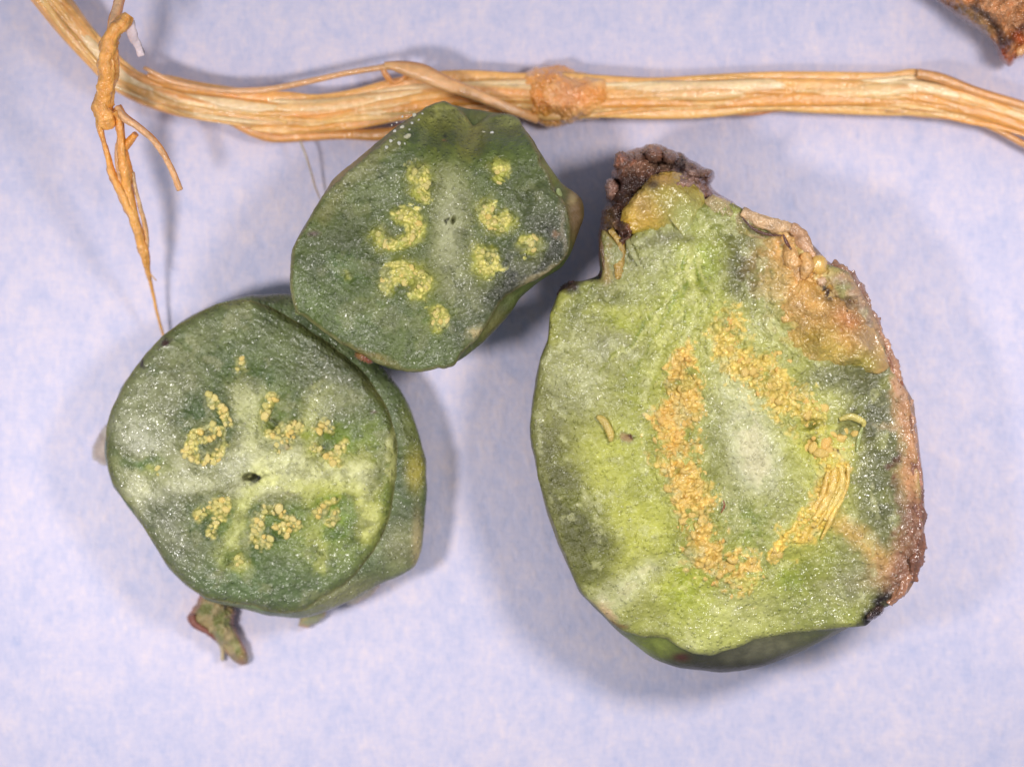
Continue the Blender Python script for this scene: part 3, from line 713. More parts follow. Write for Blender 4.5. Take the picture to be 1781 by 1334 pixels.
big_layers=[
 ('b',(1250,780,330,360,0),(138,158,80),0.8,0.7),
 ('b',(975,790,66,200,5),(88,92,54),0.95,0.35),('b',(1095,900,80,190,-20),(168,180,84),0.95,0.35),('b',(1110,800,60,70,0),(150,170,84),0.6,0.5),
 ('b',(1010,930,50,120,-20),(84,94,54),0.9,0.35),('b',(960,700,30,90,0),(128,128,70),0.6,0.5),
 ('b',(1060,640,90,80,20),(168,164,116),0.8,0.8),('b',(1075,610,36,30,0),(138,134,98),0.7,0.7),('b',(1000,660,40,60,0),(160,162,110),0.6,0.8),
 ('b',(1150,480,80,90,0),(140,150,112),0.85,0.9),('b',(1040,530,60,34,-10),(94,112,66),0.8,1.1),('b',(1110,540,60,26,-10),(150,168,90),0.7,0.9),
 ('b',(1210,560,120,50,40),(148,176,88),0.7,0.9),('b',(1300,560,80,90,30),(176,186,128),0.8,1.1),('b',(1230,480,60,70,0),(140,178,84),0.8,1.0),
 ('b',(1305,470,54,62,-20),(58,64,40),1.0,1.3),('b',(1330,440,60,34,20),(84,88,44),0.8,1.0),('b',(1290,410,70,24,30),(86,108,54),0.8,0.6),
 ('l',([(1190,440),(1200,480),(1240,540),(1250,600)],14),(134,164,72),0.7,0.6),('l',([(1060,560),(1140,570),(1200,610),(1240,660)],16),(138,166,72),0.7,0.5),
 ('l',([(1020,540),(1120,545),(1190,590)],12),(170,184,100),0.5,0.8),('l',([(1150,590),(1200,600),(1220,640)],12),(190,180,100),0.6,0.6),
 ('b',(1120,680,60,50,30),(120,152,56),0.7,0.7),('b',(1135,640,40,40,0),(140,160,84),0.6,0.8),
 # fibres fanning down from the neck
]+[('l',([(1185+k*3,430),(1190+k*5+8*math.sin(k*2.1),500),(1150+k*17,570+10*math.sin(k*1.3)),(1100+k*27,650+24*math.sin(k*1.7))],3.2+1.5*math.sin(k*2.7)),((186,196,128) if k%2 else (104,140,56)),0.75,0.9) for k in range(-2,8)]+[
 # tan scar along the upper right
 ('b',(1390,500,80,110,-30),(186,156,96),0.95,0.8),('b',(1440,560,90,80,20),(190,160,98),0.95,0.8),('b',(1380,430,50,36,0),(214,168,104),0.9,0.6),
 ('l',([(1370,440),(1400,480),(1390,540)],26),(216,164,92),0.85,0.8),('b',(1480,520,50,60,20),(170,142,96),0.8,0.6),('b',(1440,610,90,40,20),(172,158,84),0.8,0.9),
 ('b',(1500,590,44,60,-20),(168,140,92),0.7,0.7),('b',(1520,560,26,60,-20),(146,128,116),0.8,0.6),('l',([(1470,490),(1515,560),(1545,640)],14),(150,132,116),0.8,0.5),
 ('b',(1470,530,14,10,40),(70,50,34),0.8,0.4),('b',(1437,510,8,10,0),(66,46,30),1.0,0.3),('b',(1475,560,30,20,40),(186,122,74),0.6,0.6),('b',(1510,640,60,40,20),(140,140,70),0.8,1.0),
 # right green
 ('b',(1450,680,70,50,0),(108,124,90),0.9,1.3),('b',(1515,730,60,120,0),(80,92,64),1.0,1.3),('b',(1525,860,56,110,0),(82,96,60),1.0,1.3),('b',(1470,860,50,60,0),(104,126,72),0.7,1.0),
 ('b',(1500,960,60,50,0),(128,132,90),0.7,1.1),('b',(1400,620,44,30,0),(150,170,110),0.5,1.1),
 # centre
 ('b',(1290,760,60,170,-8),(156,168,116),0.9,0.9),('b',(1304,780,62,175,-12),(168,172,122),0.8,0.8),('b',(1308,785,42,140,-14),(198,188,150),0.75,0.5),('b',(1290,665,24,70,0),(200,200,150),0.8,0.6),
 ('b',(1245,790,20,110,-5),(112,132,80),0.8,1.2),('b',(1310,910,70,50,10),(96,138,62),0.8,0.9),('b',(1275,870,30,50,0),(112,134,84),0.7,1.1),('b',(1380,850,30,50,0),(140,158,100),0.6,0.9),
 ('b',(1400,790,36,40,0),(150,164,90),0.6,0.7),('b',(1360,900,30,30,0),(112,140,84),0.6,1.0),
 # bottom
 ('b',(1250,1070,150,70,0),(158,180,102),0.9,0.7),('b',(1310,1040,70,50,0),(186,194,134),0.8,0.7),('b',(1380,1000,90,44,-10),(112,148,54),0.9,0.8),('b',(1200,1010,60,60,20),(136,172,60),0.8,0.4),
 ('b',(1410,1060,90,40,0),(122,146,84),0.8,1.0),('b',(1120,1060,60,40,30),(136,150,82),0.8,0.5),('l',([(1040,1060),(1080,1030),(1130,990)],22),(192,186,136),0.9,0.4),('b',(1055,1068,26,14,40),(206,172,132),0.9,0.3),
 ('b',(1070,1090,12,10,20),(130,86,54),0.8,0.2),('b',(1215,1125,60,16,0),(168,186,120),0.8,0.4),
 # bronze spoke to the lower right
 ('l',([(1430,900),(1480,930),(1530,975),(1560,1000)],24),(198,160,84),0.85,0.6),('b',(1550,1000,50,40,0),(176,132,90),0.8,0.9),('b',(1480,1020,60,34,10),(138,128,84),0.8,1.0),('b',(1580,960,26,60,0),(150,106,84),0.9,0.7),
 ('l',([(1058,400),(1056,480)],18),(150,120,60),0.85,0.9),('b',(1090,445,26,30,0),(140,132,84),0.6,1.0),('b',(1150,420,60,12,-6),(112,98,50),0.7,0.8),
 # seed pulp
 ('l',(arcL,42),(168,168,82),0.65,0.8),('g',([(arcL,37)],8.5,9),(228,192,106),1.0,(184,150,64)),('l',([(1150,720),(1170,790)],26),(222,172,84),0.4,0.5),
 ('l',(arcR,42),(184,178,96),0.7,0.9),('g',([(arcR,36)],8.5,9),(226,196,108),0.95,(178,158,68)),('b',(1430,770,60,44,10),(196,188,84),0.85,0.6),('l',(arcR4,34),(204,186,84),0.85,0.6),('g',([(arcR4,28),(arcR5,14)],8.5,9),(228,194,96),1.0,(182,152,60)),
 ('b',(1445,700,40,24,0),(170,178,96),0.6,0.8),('b',(1408,738,20,7,-10),(98,104,34),0.9,0.3),('b',(1410,775,12,14,0),(112,124,36),0.9,0.3),('b',(1468,748,18,13,-30),(112,130,88),0.9,0.9),
 ('b',(1300,1020,34,12,10),(178,186,96),0.6,0.7),('b',(1456,787,5,4,0),(70,50,30),1.0,0.2),
 ('n',(0.03,0.28,10),(116,140,66),0.35),('n',(0.05,0.35,26),(190,192,140),0.35,1.0),
 ('b',(1088,760,10,9,0),(158,122,84),0.9,0.3),('b',(1095,756,5,5,0),(112,70,44),1.0,0.3),('b',(1557,800,7,12,10),(58,40,30),1.0,0.3),('b',(1548,815,8,7,0),(84,62,40),1.0,0.4),('b',(1562,833,5,6,0),(50,36,30),1.0,0.4),
 ('b',(1558,668,12,16,0),(186,130,86),0.9,0.5),('b',(1545,740,30,8,-10),(150,130,90),0.8,0.6),
 ('rim',(0.965,1.0),(118,108,60),0.7,0.3),('l',([(1575,670),(1582,780),(1590,860),(1590,960),(1578,1010)],24),(178,126,86),0.95,0.8),('l',([(1560,840),(1570,940)],10),(110,80,54),0.6,0.8),('l',([(1588,880),(1584,980),(1550,1036)],20),(126,84,66),0.8,0.9),('l',([(1500,470),(1550,600),(1575,680)],16),(142,112,92),0.8,0.7),
 ('l',([(1500,1085),(1520,1062),(1545,1045)],14),(44,30,30),1.0,0.4),('l',([(1470,480),(1530,570),(1575,680)],9),(176,136,104),0.7,0.5),('b',(985,505,22,12,-40),(64,42,36),1.0,0.4),('l',([(960,590),(958,550),(975,520)],10),(150,150,60),0.7,0.6),
 ('l',([(935,650),(925,740),(940,850),(985,985)],9),(120,120,62),0.6,0.3),
]
fr3 = thing('cut_fruit', 'large yellow green cut fruit with brown crusted neck and two orange arcs of seeds', 'cut fruit')
s3 = Slice(BC, big_out, 2.35, 1150, 330, smooth=2, rag=2.2, seed=9)
s3.dome = 0.12; s3.tilt = (-0.03, 0.03); s3.fine = 0.022; s3.drop = 0.10
def rmap(X, Y):
    return 0.6 + 1.6*blob_mask(X,Y,(1440,520,110,150,-30)) + 0.9*blob_mask(X,Y,(1270,540,260,140,0)) + 1.2*line_mask(X,Y,arcL,40) + 1.2*line_mask(X,Y,arcR,44)+ 1.0*blob_mask(X,Y,(1540,980,70,70,0))
s3.roughmap = rmap
s3.pulp = [(arcL, 42), (arcR, 36), (arcR4, 28), (arcR5, 14)]; s3.cell = 8.5; s3.pulp_h = 0.065; s3.cut = 1.2
s3.relief = [('b',(1310,800,60,120,-12),0.05),('l',(arcL,46),0.05),('l',(arcR,42),0.05),('l',(arcR4,30),0.06),('b',(1408,738,22,9,-10),-0.16),('b',(1410,775,12,14,0),-0.12),('b',(1468,750,18,14,-30),-0.08),
  ('b',(1380,430,50,60,0),0.10),('b',(1440,520,90,110,-30),0.14),('b',(1240,1130,110,30,0),0.02),('b',(1305,450,50,50,0),-0.10),('b',(1245,800,18,100,-4),-0.04),('l',([(1190,440),(1200,480),(1240,540),(1250,640)],12),-0.05),
  ('l',([(1430,900),(1480,930),(1530,975)],18),0.05),('l',([(1320,560),(1390,620),(1440,640),(1530,640)],10),0.04),('b',(1060,630,80,80,0),0.06),('l',([(1585,690),(1600,860),(1600,960)],14),0.08),('b',(1090,1080,60,30,0),-0.1)]
s3.build_face(fr3, M_flesh_big, painter((126,150,80), big_layers, seed=18, warp=10))
sk=lambda k:[((x-1265)*k+1265,(y-760)*k+760) for x,y in big_body]
s3.build_skin(fr3, M_skin, [(0.88, sk(0.995)),(0.64, sk(1.0)),(0.40, sk(0.97)),(0.17, sk(0.88)),(0.0, sk(0.74))],
  skin_colour((74,86,56),[((1260,1150,160,40,0),(44,48,38),1.0),((1330,1125,80,20,-10),(104,112,100),0.6),((1590,850,40,260,0),(150,118,92),0.9),((1130,1120,60,30,0),(112,134,62),0.8),((1185,1143,16,8,0),(60,34,28),1.0),((960,800,40,300,0),(112,112,66),0.7),((1480,500,80,120,-30),(150,112,80),0.8)], low=(84,92,60)), rows=80, lump=2.5)
gm3 = grain_meshes(M_grain_o, seed=50)
spots=[]
for c,w,g in [(arcL[:4],34,10.5),(arcL[3:],38,9.8),(arcR[2:],30,10.5),(arcR2,14,11),(arcR3,22,11),(arcR4[1:],24,10),(arcR5,8,9),([(1300,640),(1345,640)],30,11),([(1262,565),(1270,610)],12,11),([(1275,1010),(1340,1022)],10,12)]:
    for q in sample_line(c,w,g):
        if all((q[0]-a)**2+(q[1]-b)**2 > g*g*0.85 for a,b in spots): spots.append(q)
rng.shuffle(spots); spots = spots[:150]
big_sp=[(1432,710),(1404,722),(1418,778),(1436,770),(1462,764),(1450,756),(1428,788),(1442,784)]
put_grains(fr3, s3, gm3, spots, 5.6, sink=2.0)
put_grains(fr3, s3, gm3, big_sp, 8, sink=1.1)
put_grains(fr3, s3, gm3, [(1176,864),(1190,875),(1205,895),(1188,903),(1222,905),(1165,738),(1180,755),(1270,985)], 9, sink=1.7)
# yellow strands and curls of the right arc
def strand(pts, w, color, z=0.08, name='strand', mat=M_root, **kw):
    L=[]
    n=len(pts)
    for k,(x,y) in enumerate(pts):
        L.append((x,y,s3.z_pt(x,y)+z, w*(0.5 if k in (0,n-1) else 1)))
    return tube(name, L, mat, fr3, color, streak=0.1, nc=8, **kw)
strand([(1475,806),(1473,840),(1462,870),(1444,905),(1428,938)],4.6,(218,186,96),z=.03,bumpy=.5)
strand([(1462,808),(1464,840),(1450,875),(1436,905)],7,(224,194,106),z=.01,bumpy=.5)
strand([(1470,812),(1456,850),(1436,890),(1420,915)],4,(212,180,88),z=.0,bumpy=.5)
strand([(1452,815),(1446,850),(1432,880),(1415,905)],8,(224,190,100),z=-.02,bumpy=.5)
strand([(1440,820),(1430,860),(1410,895)],5,(224,186,98),z=-.01,bumpy=.5)
strand([(1460,730),(1480,724),(1500,733),(1502,742)],6,(200,186,104),z=.04,name='curl',bumpy=.25)
strand([(1500,742),(1494,762),(1490,785)],4,(158,164,104),z=.03,name='curl')
strand([(1038,724),(1048,730),(1056,742),(1062,756),(1062,768)],6.5,(200,176,92),z=.04,name='curl')
strand([(1428,580),(1450,586),(1474,594)],3.0,(214,176,110),name='fine_strand')
strand([(1258,870),(1260,880),(1254,892)],1.8,(140,84,50),name='fine_strand')
strand([(1060,400),(1080,430),(1076,470),(1074,486)],8,(170,138,62),z=.0,name='torn_strand',bumpy=.6,flat=.5)
strand([(1090,412),(1096,430),(1106,450),(1112,462)],5,(158,158,106),z=.04,name='torn_strand',bumpy=.3,flat=.6)
strand([(1050,400),(1050,440),(1056,480)],6,(104,78,48),z=-.03,name='torn_strand',bumpy=.6,flat=.5)
strand([(1290,368),(1320,384),(1350,392),(1380,398)],13,(200,164,122),z=.06,name='scar_ridge',mat=M_crust,bumpy=0.35,flat=.7)
strand([(1374,396),(1390,408),(1402,430),(1416,448)],13,(190,146,108),z=.04,name='scar_ridge',mat=M_crust,bumpy=0.5,flat=.7)
strand([(1372,420),(1378,452),(1392,480),(1392,510)],13,(216,168,106),z=-.02,name='scar_ridge',mat=M_crust,bumpy=0.5,flat=.7)
strand([(1398,440),(1404,462),(1396,486)],12,(214,164,98),z=.0,name='scar_ridge',mat=M_crust,bumpy=0.5,flat=.7)
strand([(1290,378),(1310,398),(1335,408),(1360,410)],2.6,(84,44,32),z=.16,name='dark_seam',mat=M_crust)
strand([(1362,408),(1368,422),(1376,434)],3.2,(96,50,34),z=.16,name='dark_seam',mat=M_crust)
zc=s3.z_pt(1420,460)
lump('flesh_bead', [(1408,452),(1416,443),(1430,443),(1440,455),(1438,472),(1426,480),(1412,474)], zc-.02, 0.16, M_jelly, fr3, flap_col((206,166,84),(212,172,98),(198,158,80)), na=90,nr=16,amp=0.02)
lump('flesh_bead', [(1420,484),(1434,481),(1440,490),(1432,500),(1422,496)], zc-.04, 0.12, M_jelly, fr3, flap_col((214,182,150),(206,172,140),(198,158,120)), na=90,nr=16,amp=0.02)
for k,(x0,y0,x1,y1,w) in enumerate([(1450,466,1486,478,9),(1484,478,1502,512,10),(1502,512,1524,560,10),(1524,560,1546,612,9),(1546,612,1566,664,8),(1566,664,1580,700,8),(1583,700,1594,780,8),(1594,780,1602,850,8),(1600,850,1605,930,9),(1604,930,1592,1006,10),(1590,1006,1552,1046,9)]):
    cA=[(160,122,96),(150,118,104),(164,130,110),(178,134,104),(190,142,110),(150,92,66),(190,146,118),(176,128,108),(140,98,84),(132,86,66),(176,124,92)][k]
    mx,my=(x0+x1)/2,(y0+y1)/2
    tube('rim_scar', [(x0-5,y0-4,2.16,w*.8),(mx-5,my,2.2,w*1.05),(x1-5,y1+4,2.16,w*.8)], M_jelly, fr3, cA, bumpy=0.75, streak=0.5, tint=(120,78,56), nc=20, seed=k, nseg=60)
def scar_col(X,Y,T):
    col=np.tile(lin((184,154,98)),(len(X),1))
    for geo,c,st in [((1400,480,30,50,0),(216,164,92),0.9),((1380,520,50,50,0),(196,168,112),0.8),((1440,500,40,30,20),(176,144,70),0.8),((1400,560,50,40,0),(186,160,104),0.7),((1440,610,80,34,15),(170,158,84),0.85),((1475,555,30,24,40),(184,120,74),0.7),((1490,520,40,40,30),(160,134,100),0.8),((1520,590,30,50,-20),(152,132,104),0.8),((1437,512,8,10,0),(56,36,26),1.0),((1475,522,8,12,-30),(84,56,42),0.9),((1420,590,30,10,10),(160,140,60),0.7),((1380,625,30,14,30),(178,172,110),0.8),((1500,630,30,20,0),(140,140,66),0.8)]:
        m=np.clip(blob_mask(X+8*fbm(X*.03,Y*.03,0,3,5),Y+8*fbm(X*.03,Y*.03,5,3,6),geo)*st,0,1)[:,None]; col=col*(1-m)+lin(c)*m
    return col*np.array([1.06,.93,.78])*(1+.22*fbm(X*.06,Y*.06,1,4,77))[:,None], 0.9
lump('scar_tissue', [(1368,446),(1380,432),(1400,436),(1420,452),(1442,466),(1476,482),(1494,510),(1512,548),(1530,590),(1548,640),(1530,652),(1498,648),(1470,640),(1440,640),(1418,648),(1398,636),(1378,606),(1356,580),(1340,550),(1338,520),(1352,490),(1362,470)],
     s3.z_pt(1430,550)-0.16, 0.30, M_jelly, fr3, scar_col, center=(1430,550), na=420, nr=130, power=0.8, amp=0.15, fs=0.03, seed=52, under=0.3, smooth=2, rag=3)
# brown crusted neck
def cap_col(X,Y,T):
    q=fbm(X*.025,Y*.025,0,5,71); q2=fbm(X*.07,Y*.07,1,4,72)
    col=np.tile(lin((126,76,54)),(len(X),1))
    for geo,c,st in [((1100,285,34,24,0),(150,112,88),0.8),((1150,275,40,20,10),(146,104,84),0.8),((1190,300,50,16,30),(112,84,78),0.9),((1130,300,30,20,0),(120,84,66),0.7),((1085,330,30,30,0),(62,42,34),0.95),((1060,370,18,40,0),(84,60,46),0.9),((1100,340,40,12,-20),(54,36,30),0.8),((1135,322,14,10,0),(44,30,28),0.95),
       ((1150,288,20,10,0),(176,144,116),0.6),((1200,320,40,14,30),(150,120,104),0.7),((1225,300,20,10,20),(140,108,94),0.8),((1060,420,16,50,0),(120,96,50),0.8),((1178,280,12,8,30),(50,36,36),0.8),((1050,470,20,16,0),(96,58,48),0.8)]:
        m=np.clip(blob_mask(X,Y,geo)*st,0,1)[:,None]; col=col*(1-m)+lin(c)*m
    m=np.clip(q*1.3,0,.8)[:,None]; col=col*(1-m)+lin((52,32,28))*m
    return col*(1+.3*q2)[:,None]
lump('neck_crust', [(1044,482),(1040,440),(1040,405),(1046,368),(1056,352),(1054,330),(1062,305),(1070,286),(1080,270),(1100,258),(1116,258),(1124,252),(1140,251),(1156,256),(1168,262),(1185,268),(1200,278),(1215,284),(1228,292),(1242,297),(1243,308),(1234,322),(1242,332),(1256,342),(1276,352),(1290,368),(1270,385),(1200,400),(1120,420),(1078,440),(1070,484)],
     1.3, 1.22, M_crust, fr3, cap_col, center=(1120,345), na=520, nr=130, power=0.33, amp=0.24, fs=0.035, seed=14, under=1.2, smooth=2, rag=2.5)
for x,y,rx,ry,c in [(1088,282,24,20,(150,98,74)),(1136,268,22,16,(150,104,82)),(1112,276,12,12,(160,118,98)),(1064,330,14,18,(140,104,88)),(1165,275,16,12,(132,98,84)),(1216,302,26,10,(146,114,100))]:
    pts=[(x+rx*math.cos(a)*(1+.15*math.sin(3*a+x)),y+ry*math.sin(a)*(1+.15*math.cos(2*a+y))) for a in np.linspace(0,2*math.pi,14,endpoint=False)]
    lump('crust_knob', pts, 2.15, 0.36, M_crust, fr3, flap_col(c,(108,76,62),(84,56,46)), center=(x,y), na=120, nr=30, amp=0.10, fs=0.06, seed=int(x), under=0.6)
def jelly_col(X,Y,T):
    col=np.tile(lin((176,152,62)),(len(X),1))
    for geo,c,st in [((1110,385,60,24,-5),(196,158,62),0.9),((1115,348,30,26,0),(184,146,78),0.8),((1180,340,60,30,10),(160,146,66),0.7),((1195,380,40,36,0),(164,166,98),0.9),((1200,410,16,20,0),(176,182,128),0.9),((1150,310,40,14,0),(182,136,72),0.7),((1085,400,20,16,0),(204,162,50),0.8),((1136,405,40,8,0),(150,142,40),0.7),((1136,322,12,9,0),(60,40,30),0.8),((1120,300,16,8,0),(90,60,40),0.6)]:
        m=np.clip(blob_mask(X,Y,geo)*st,0,1)[:,None]; col=col*(1-m)+lin(c)*m
    return col*(1+.12*fbm(X*.05,Y*.05,1,4,73))[:,None]
lump('torn_flesh', [(1078,392),(1080,372),(1092,352),(1104,336),(1120,322),(1132,306),(1150,298),(1172,297),(1192,306),(1208,318),(1222,334),(1228,350),(1222,372),(1212,384),(1210,404),(1206,420),(1196,424),(1188,412),(1180,396),(1164,394),(1152,400),(1140,407),(1118,407),(1100,410),(1086,406)],
     2.30, 0.42, M_jelly, fr3, jelly_col, center=(1150,358), na=360, nr=90, power=0.35, amp=0.12, fs=0.018, seed=24, under=0.2, smooth=2, rag=2)
lump('torn_flesh', [(1222,350),(1240,338),(1262,346),(1282,358),(1296,378),(1330,392),(1350,408),(1336,418),(1310,414),(1284,408),(1266,396),(1250,380),(1232,368)], 2.32, 0.22, M_jelly, fr3, flap_col((150,142,84),(172,156,110),(186,160,120)), center=(1272,376), na=260, nr=50, power=.4, amp=0.10, fs=0.04, seed=25, under=.2)
for x,y,rx,ry in [(985,503,20,10),(1051,478,11,9),(1522,1066,20,9)]:
    a0=-0.7 if x<1400 and y>490 else (-0.65 if x>1400 else 0)
    pts=[(x+rx*math.cos(a)*math.cos(a0)-ry*math.sin(a)*math.sin(a0),y+rx*math.cos(a)*math.sin(a0)+ry*math.sin(a)*math.cos(a0)) for a in np.linspace(0,2*math.pi,14,endpoint=False)]
    lump('scab', pts, 2.15, 0.22, M_crust, fr3, flap_col((70,44,40),(50,32,32),(84,56,46)), center=(x,y), na=110, nr=22, amp=0.08, fs=0.08, seed=int(x), under=0.5)

# ================================================================== 4. the straw coloured stem
stem = thing('dried_stem', 'long straw coloured fibrous stem with an orange knot lying across the top', 'stem')
SP=[(30,-72,.95,31),(80,-10,.9,31),(125,45,.85,31),(170,97,.75,30),(205,132,.66,30),(245,155,.58,30),(290,170,.5,30),(340,181,.45,31),(440,195,.42,31),(500,199,.42,31),(554,198,.42,28),(620,188,.42,28),(700,176,.42,32),(798,166,.42,32),(902,165,.42,35),(960,167,.42,42),(1032,169,.42,38),(1133,168,.42,30),(1234,165,.40,30),(1335,160,.40,26),(1411,162,.38,28),(1538,163,.38,33),(1598,165,.38,37),(1689,184,.38,31),(1781,212,.38,27),(1880,256,.36,25)]
tube('stem_core', [(x,y,z,w*0.84) for x,y,z,w in SP], M_fibre, stem, (240,176,98), nseg=900, nc=64, flat=0.62, ridge=0.16, ridge_n=3.0, streak=0.22, tint=(222,146,66), seed=3)
fr = random.Random(5)
for k in range(26):
    off = -0.84 + 1.68 * k / 25
    i0 = fr.choice([0,0,0,2,5,8,11,16,17]); i1 = fr.choice([9,12,14,15,20,23,25,25,25])
    if i1 - i0 < 4: i1 = min(25, i0 + 6)
    col = fr.choice([(243,188,114),(240,176,94),(246,200,138),(234,162,76),(246,208,156),(243,182,106)])
    pts=[]
    wob=fr.uniform(0,6); bw=fr.choice([3,4,5,6,8,10])
    for i in range(i0, i1+1):
        x,y,z,w = SP[i]; j=min(i+1,len(SP)-1); h=max(i-1,0)
        tx,ty=SP[j][0]-SP[h][0],SP[j][1]-SP[h][1]; L=math.hypot(tx,ty); nx,ny=-ty/L,tx/L
        o_=off*w+3.5*math.sin(wob+i*0.55+math.sin(i*.37+k))+2.0*math.sin(i*1.9+k*2)
        zz=z+ w*0.01*0.58*math.sqrt(max(0,1-min(1,(off*0.95)**2)))-0.045+0.02*math.sin(i*1.7+k)
        e=0.4 if i in(i0,i1) else 1
        pts.append((x+nx*o_, y+ny*o_, zz, (bw*fr.uniform(.75,1.3))*e))
    tube('fibre', pts, M_fibre, stem, col, nc=10, ridge=0.15, streak=0.16, tint=(226,152,76), seed=k, flat=0.4)
def knot_col(X,Y,T):
    q=fbm(X*.03,Y*.03,0,4,81); m=np.clip(q*1.2+.5,0,1)[:,None]
    col=lin((234,156,72))*(1-m)+lin((240,184,116))*m
    for geo,c,st in [((985,165,40,30,-20),(226,158,104),0.8),((950,140,50,12,-30),(214,138,56),0.7),((945,205,34,14,0),(228,160,66),0.8),((1000,130,40,10,10),(230,176,120),0.7)]:
        mm=np.clip(blob_mask(X,Y,geo)*st,0,1)[:,None]; col=col*(1-mm)+lin(c)*mm
    return col
lump('knot', [(892,160),(898,140),(912,126),(930,117),(952,116),(968,110),(984,116),(1006,124),(1030,130),(1060,136),(1070,160),(1064,196),(1040,208),(1010,210),(992,216),(970,222),(950,222),(934,214),(920,204),(908,190),(900,178)], 0.34, 0.42, M_jelly, stem, knot_col, center=(968,166), na=360, nr=90, power=0.6, amp=0.15, fs=0.024, seed=33, under=.4, smooth=2, rag=2)
def stube(name, pts, col, **kw): return tube(name, pts, M_fibre, stem, col, streak=0.22, tint=kw.pop('tint',(212,150,86)), ridge=0.2, **kw)
stube('loose_strand', [(250,118,.75,3),(300,142,.7,5),(370,156,.65,4),(430,158,.65,6),(475,154,.68,5.5),(540,141,.7,5.5),(600,128,.72,5),(650,120,.74,5),(680,117,.75,6),(720,121,.75,6)], (222,172,124), nc=10)
stube('loose_strand', [(664,118,.75,4),(672,132,.7,5),(684,144,.62,4),(700,138,.6,4),(712,126,.7,5)], (214,146,80), nc=10)
stube('loose_strand', [(668,112,.8,4),(700,118,.85,11),(735,128,.9,15),(775,146,.9,13),(820,163,.88,11),(870,183,.82,9),(905,197,.7,8),(935,210,.5,6)], (228,176,120), nc=14, flat=.5)
stube('loose_strand', [(400,206,.4,10),(440,226,.35,12),(475,237,.3,11),(530,236,.3,10),(600,234,.3,9),(660,234,.3,11),(700,226,.3,10),(740,200,.3,8)], (224,160,84), nc=16, flat=.6)
stube('loose_strand', [(380,200,.5,8),(440,214,.46,9),(500,222,.4,9),(560,222,.4,9),(620,214,.42,8),(690,198,.45,8)], (226,164,92), nc=14, flat=.6)
stube('loose_strand', [(1180,190,.4,7),(1300,196,.4,6),(1350,188,.35,8),(1400,188,.35,8),(1430,184,.35,5)], (200,132,80), nc=10)
stube('loose_strand', [(1595,128,.6,8),(1640,138,.6,9),(1700,160,.55,8),(1790,188,.5,8),(1860,222,.4,7)], (224,166,106), nc=12)
stube('loose_strand', [(1540,190,.45,7),(1600,198,.4,7),(1680,206,.4,7),(1730,224,.4,6),(1800,262,.35,6)], (220,162,98), nc=12)
stube('hair', [(522,246,.45,2.2),(532,272,.5,2.0),(541,300,.4,1.8),(548,325,.3,1.7),(557,347,.2,1.2)], (178,176,170), nc=6)

# ================================================================== 5. the thin forked root
root = thing('forked_root', 'thin wet orange root with forked strands hanging down over the left end of the stem', 'root')
def rtube(name, pts, col=(236,170,84), **kw): return tube(name, pts, M_root, root, col, nc=kw.pop('nc',16), streak=0.3, tint=(222,140,48), ridge=0.2, bumpy=kw.pop('bumpy',0.3), **kw)
rtube('root_body', [(224,26,2.69,7),(214,40,2.69,12),(200,54,2.69,12),(191,72,2.64,14),(188,100,2.58,15),(186,135,2.44,15),(183,165,2.28,14),(180,188,2.20,15),(186,208,2.11,16),(190,222,2.03,10)], nseg=150, nc=28)
rtube('root_strand', [(175,200,2.15,7),(174,220,2.08,6),(180,246,1.95,5),(187,270,1.87,5),(195,305,1.78,6.5),(208,330,1.70,8),(220,352,1.62,9),(230,375,1.54,8),(238,398,1.45,8),(245,420,1.32,8),(251,441,1.21,8),(255,458,1.09,7),(258,474,0.96,5),(262,492,0.79,3),(268,520,0.63,2.6),(276,555,0.47,2.4),(286,590,0.30,2.0)])
rtube('root_strand', [(198,192,2.18,10),(206,205,2.11,8),(210,232,2.02,8),(212,260,1.92,9),(216,285,1.82,10),(218,305,1.75,11),(222,328,1.65,9),(228,352,1.59,8),(236,380,1.49,6),(246,420,1.32,4)])
rtube('root_strand', [(204,250,1.92,3),(203,275,1.82,3.5),(206,300,1.78,4),(212,325,1.70,3)], (226,176,124), nc=8)
rtube('root_strand', [(214,262,1.88,5),(224,248,1.95,6),(236,233,2.05,5)], (226,150,56), nc=10)
rtube('root_strand', [(230,300,1.75,3),(236,330,1.62,3.5),(244,360,1.54,4),(252,395,1.37,4),(256,430,1.21,4)], (216,176,126), nc=8)
rtube('side_branch', [(204,186,2.18,6),(216,204,2.21,7),(236,218,2.20,6.5),(254,232,2.15,6),(270,248,2.08,5.5),(284,268,2.02,5.5),(296,290,1.95,5.5),(305,310,1.88,5.5),(313,331,1.82,6)], (228,178,128), nc=14, bumpy=.15)
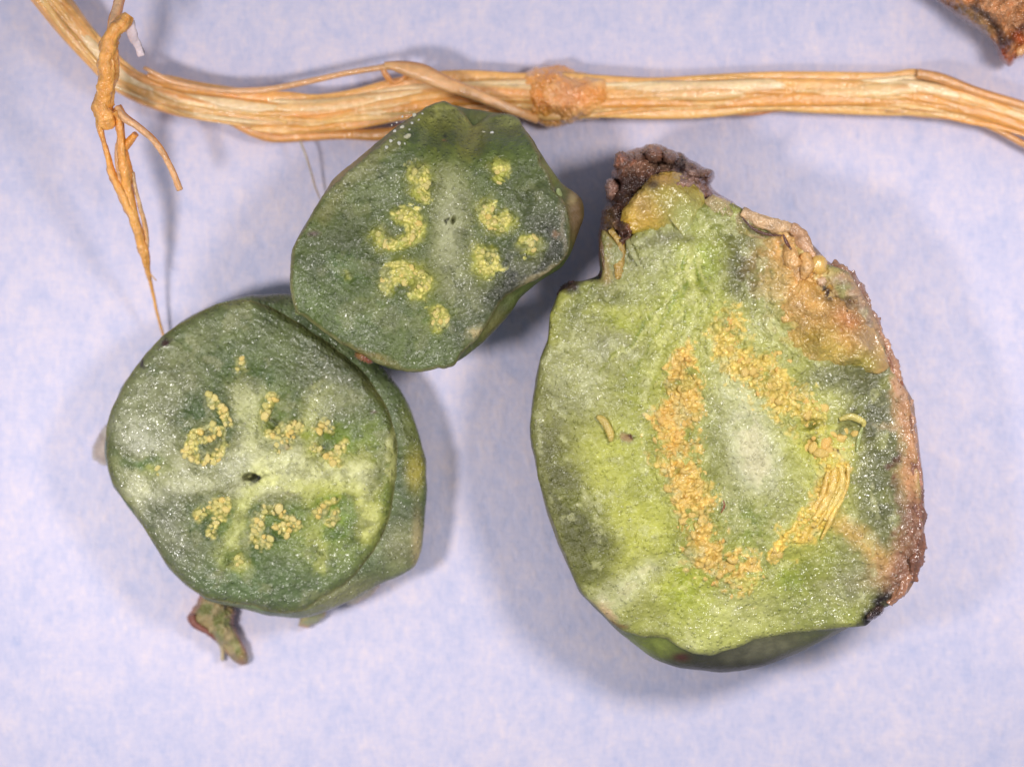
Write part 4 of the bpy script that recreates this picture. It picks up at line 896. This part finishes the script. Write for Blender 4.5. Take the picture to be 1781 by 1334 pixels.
rtube('root_strand', [(214,-30,1.95,9),(208,0,2.20,9),(200,30,2.36,10),(194,56,2.44,9)], (230,186,142), nc=12, bumpy=.15)
tube('skin_flake', [(226,36,2.61,5),(230,58,2.48,8),(238,76,2.36,8),(247,98,2.28,6)], M_skin, root, (214,196,200), nc=12, flat=.35, bumpy=.5)
tube('root_hair', [(258,472,0.96,1.5),(266,482,0.96,1.2),(272,488,0.99,1)], M_root, root, (226,176,124), nc=6)

# ================================================================== 6. brown dried piece, top right corner
frag = thing('husk_fragment', 'tan and dark brown dried piece poking in at the top right corner', 'husk')
def frag_col(X,Y,T):
    q=fbm(X*.03,Y*.03,0,4,91); m=np.clip(q*1.3+.4,0,1)[:,None]
    col=lin((186,124,72))*(1-m)+lin((206,150,104))*m
    for pts,w,c,st in [([(1600,-12),(1650,12),(1690,44),(1722,72),(1738,92)],9,(96,58,46),0.9),([(1692,14),(1716,28),(1734,50),(1742,76)],8,(58,34,26),0.95),([(1670,14),(1700,34),(1720,56)],9,(138,108,58),0.8),([(1738,90),(1760,70),(1781,46)],9,(92,50,34),0.95),([(1742,96),(1754,110),(1766,104)],12,(164,72,34),0.9),([(1770,62),(1778,74)],8,(196,92,36),0.8)]:
        mm=np.clip(line_mask(X,Y,pts,w)*st,0,1)[:,None]; col=col*(1-mm)+lin(c)*mm
    return col*(1+.15*fbm(X*.1,Y*.1,1,3,92))[:,None]
o=lump('husk_wall', [(1590,-30),(1612,-6),(1636,8),(1655,22),(1675,36),(1694,50),(1712,62),(1724,76),(1734,88),(1737,100),(1746,112),(1755,119),(1764,110),(1768,100),(1785,94),(1830,76),(1900,40),(1900,-120),(1700,-160),(1610,-110)], 0.5, 1.15, M_crust, frag, frag_col, center=(1770,-20), na=520, nr=130, power=0.4, amp=0.22, fs=0.035, seed=44, under=0.45, smooth=2, rag=1.5)
lump('pale_pulp', [(1758,92),(1764,80),(1780,72),(1800,70),(1806,92),(1784,98),(1768,104)], 1.0, .45, M_jelly, frag, flap_col((226,176,124),(214,156,100),(206,130,80)), na=120, nr=24, amp=.08, under=.5)
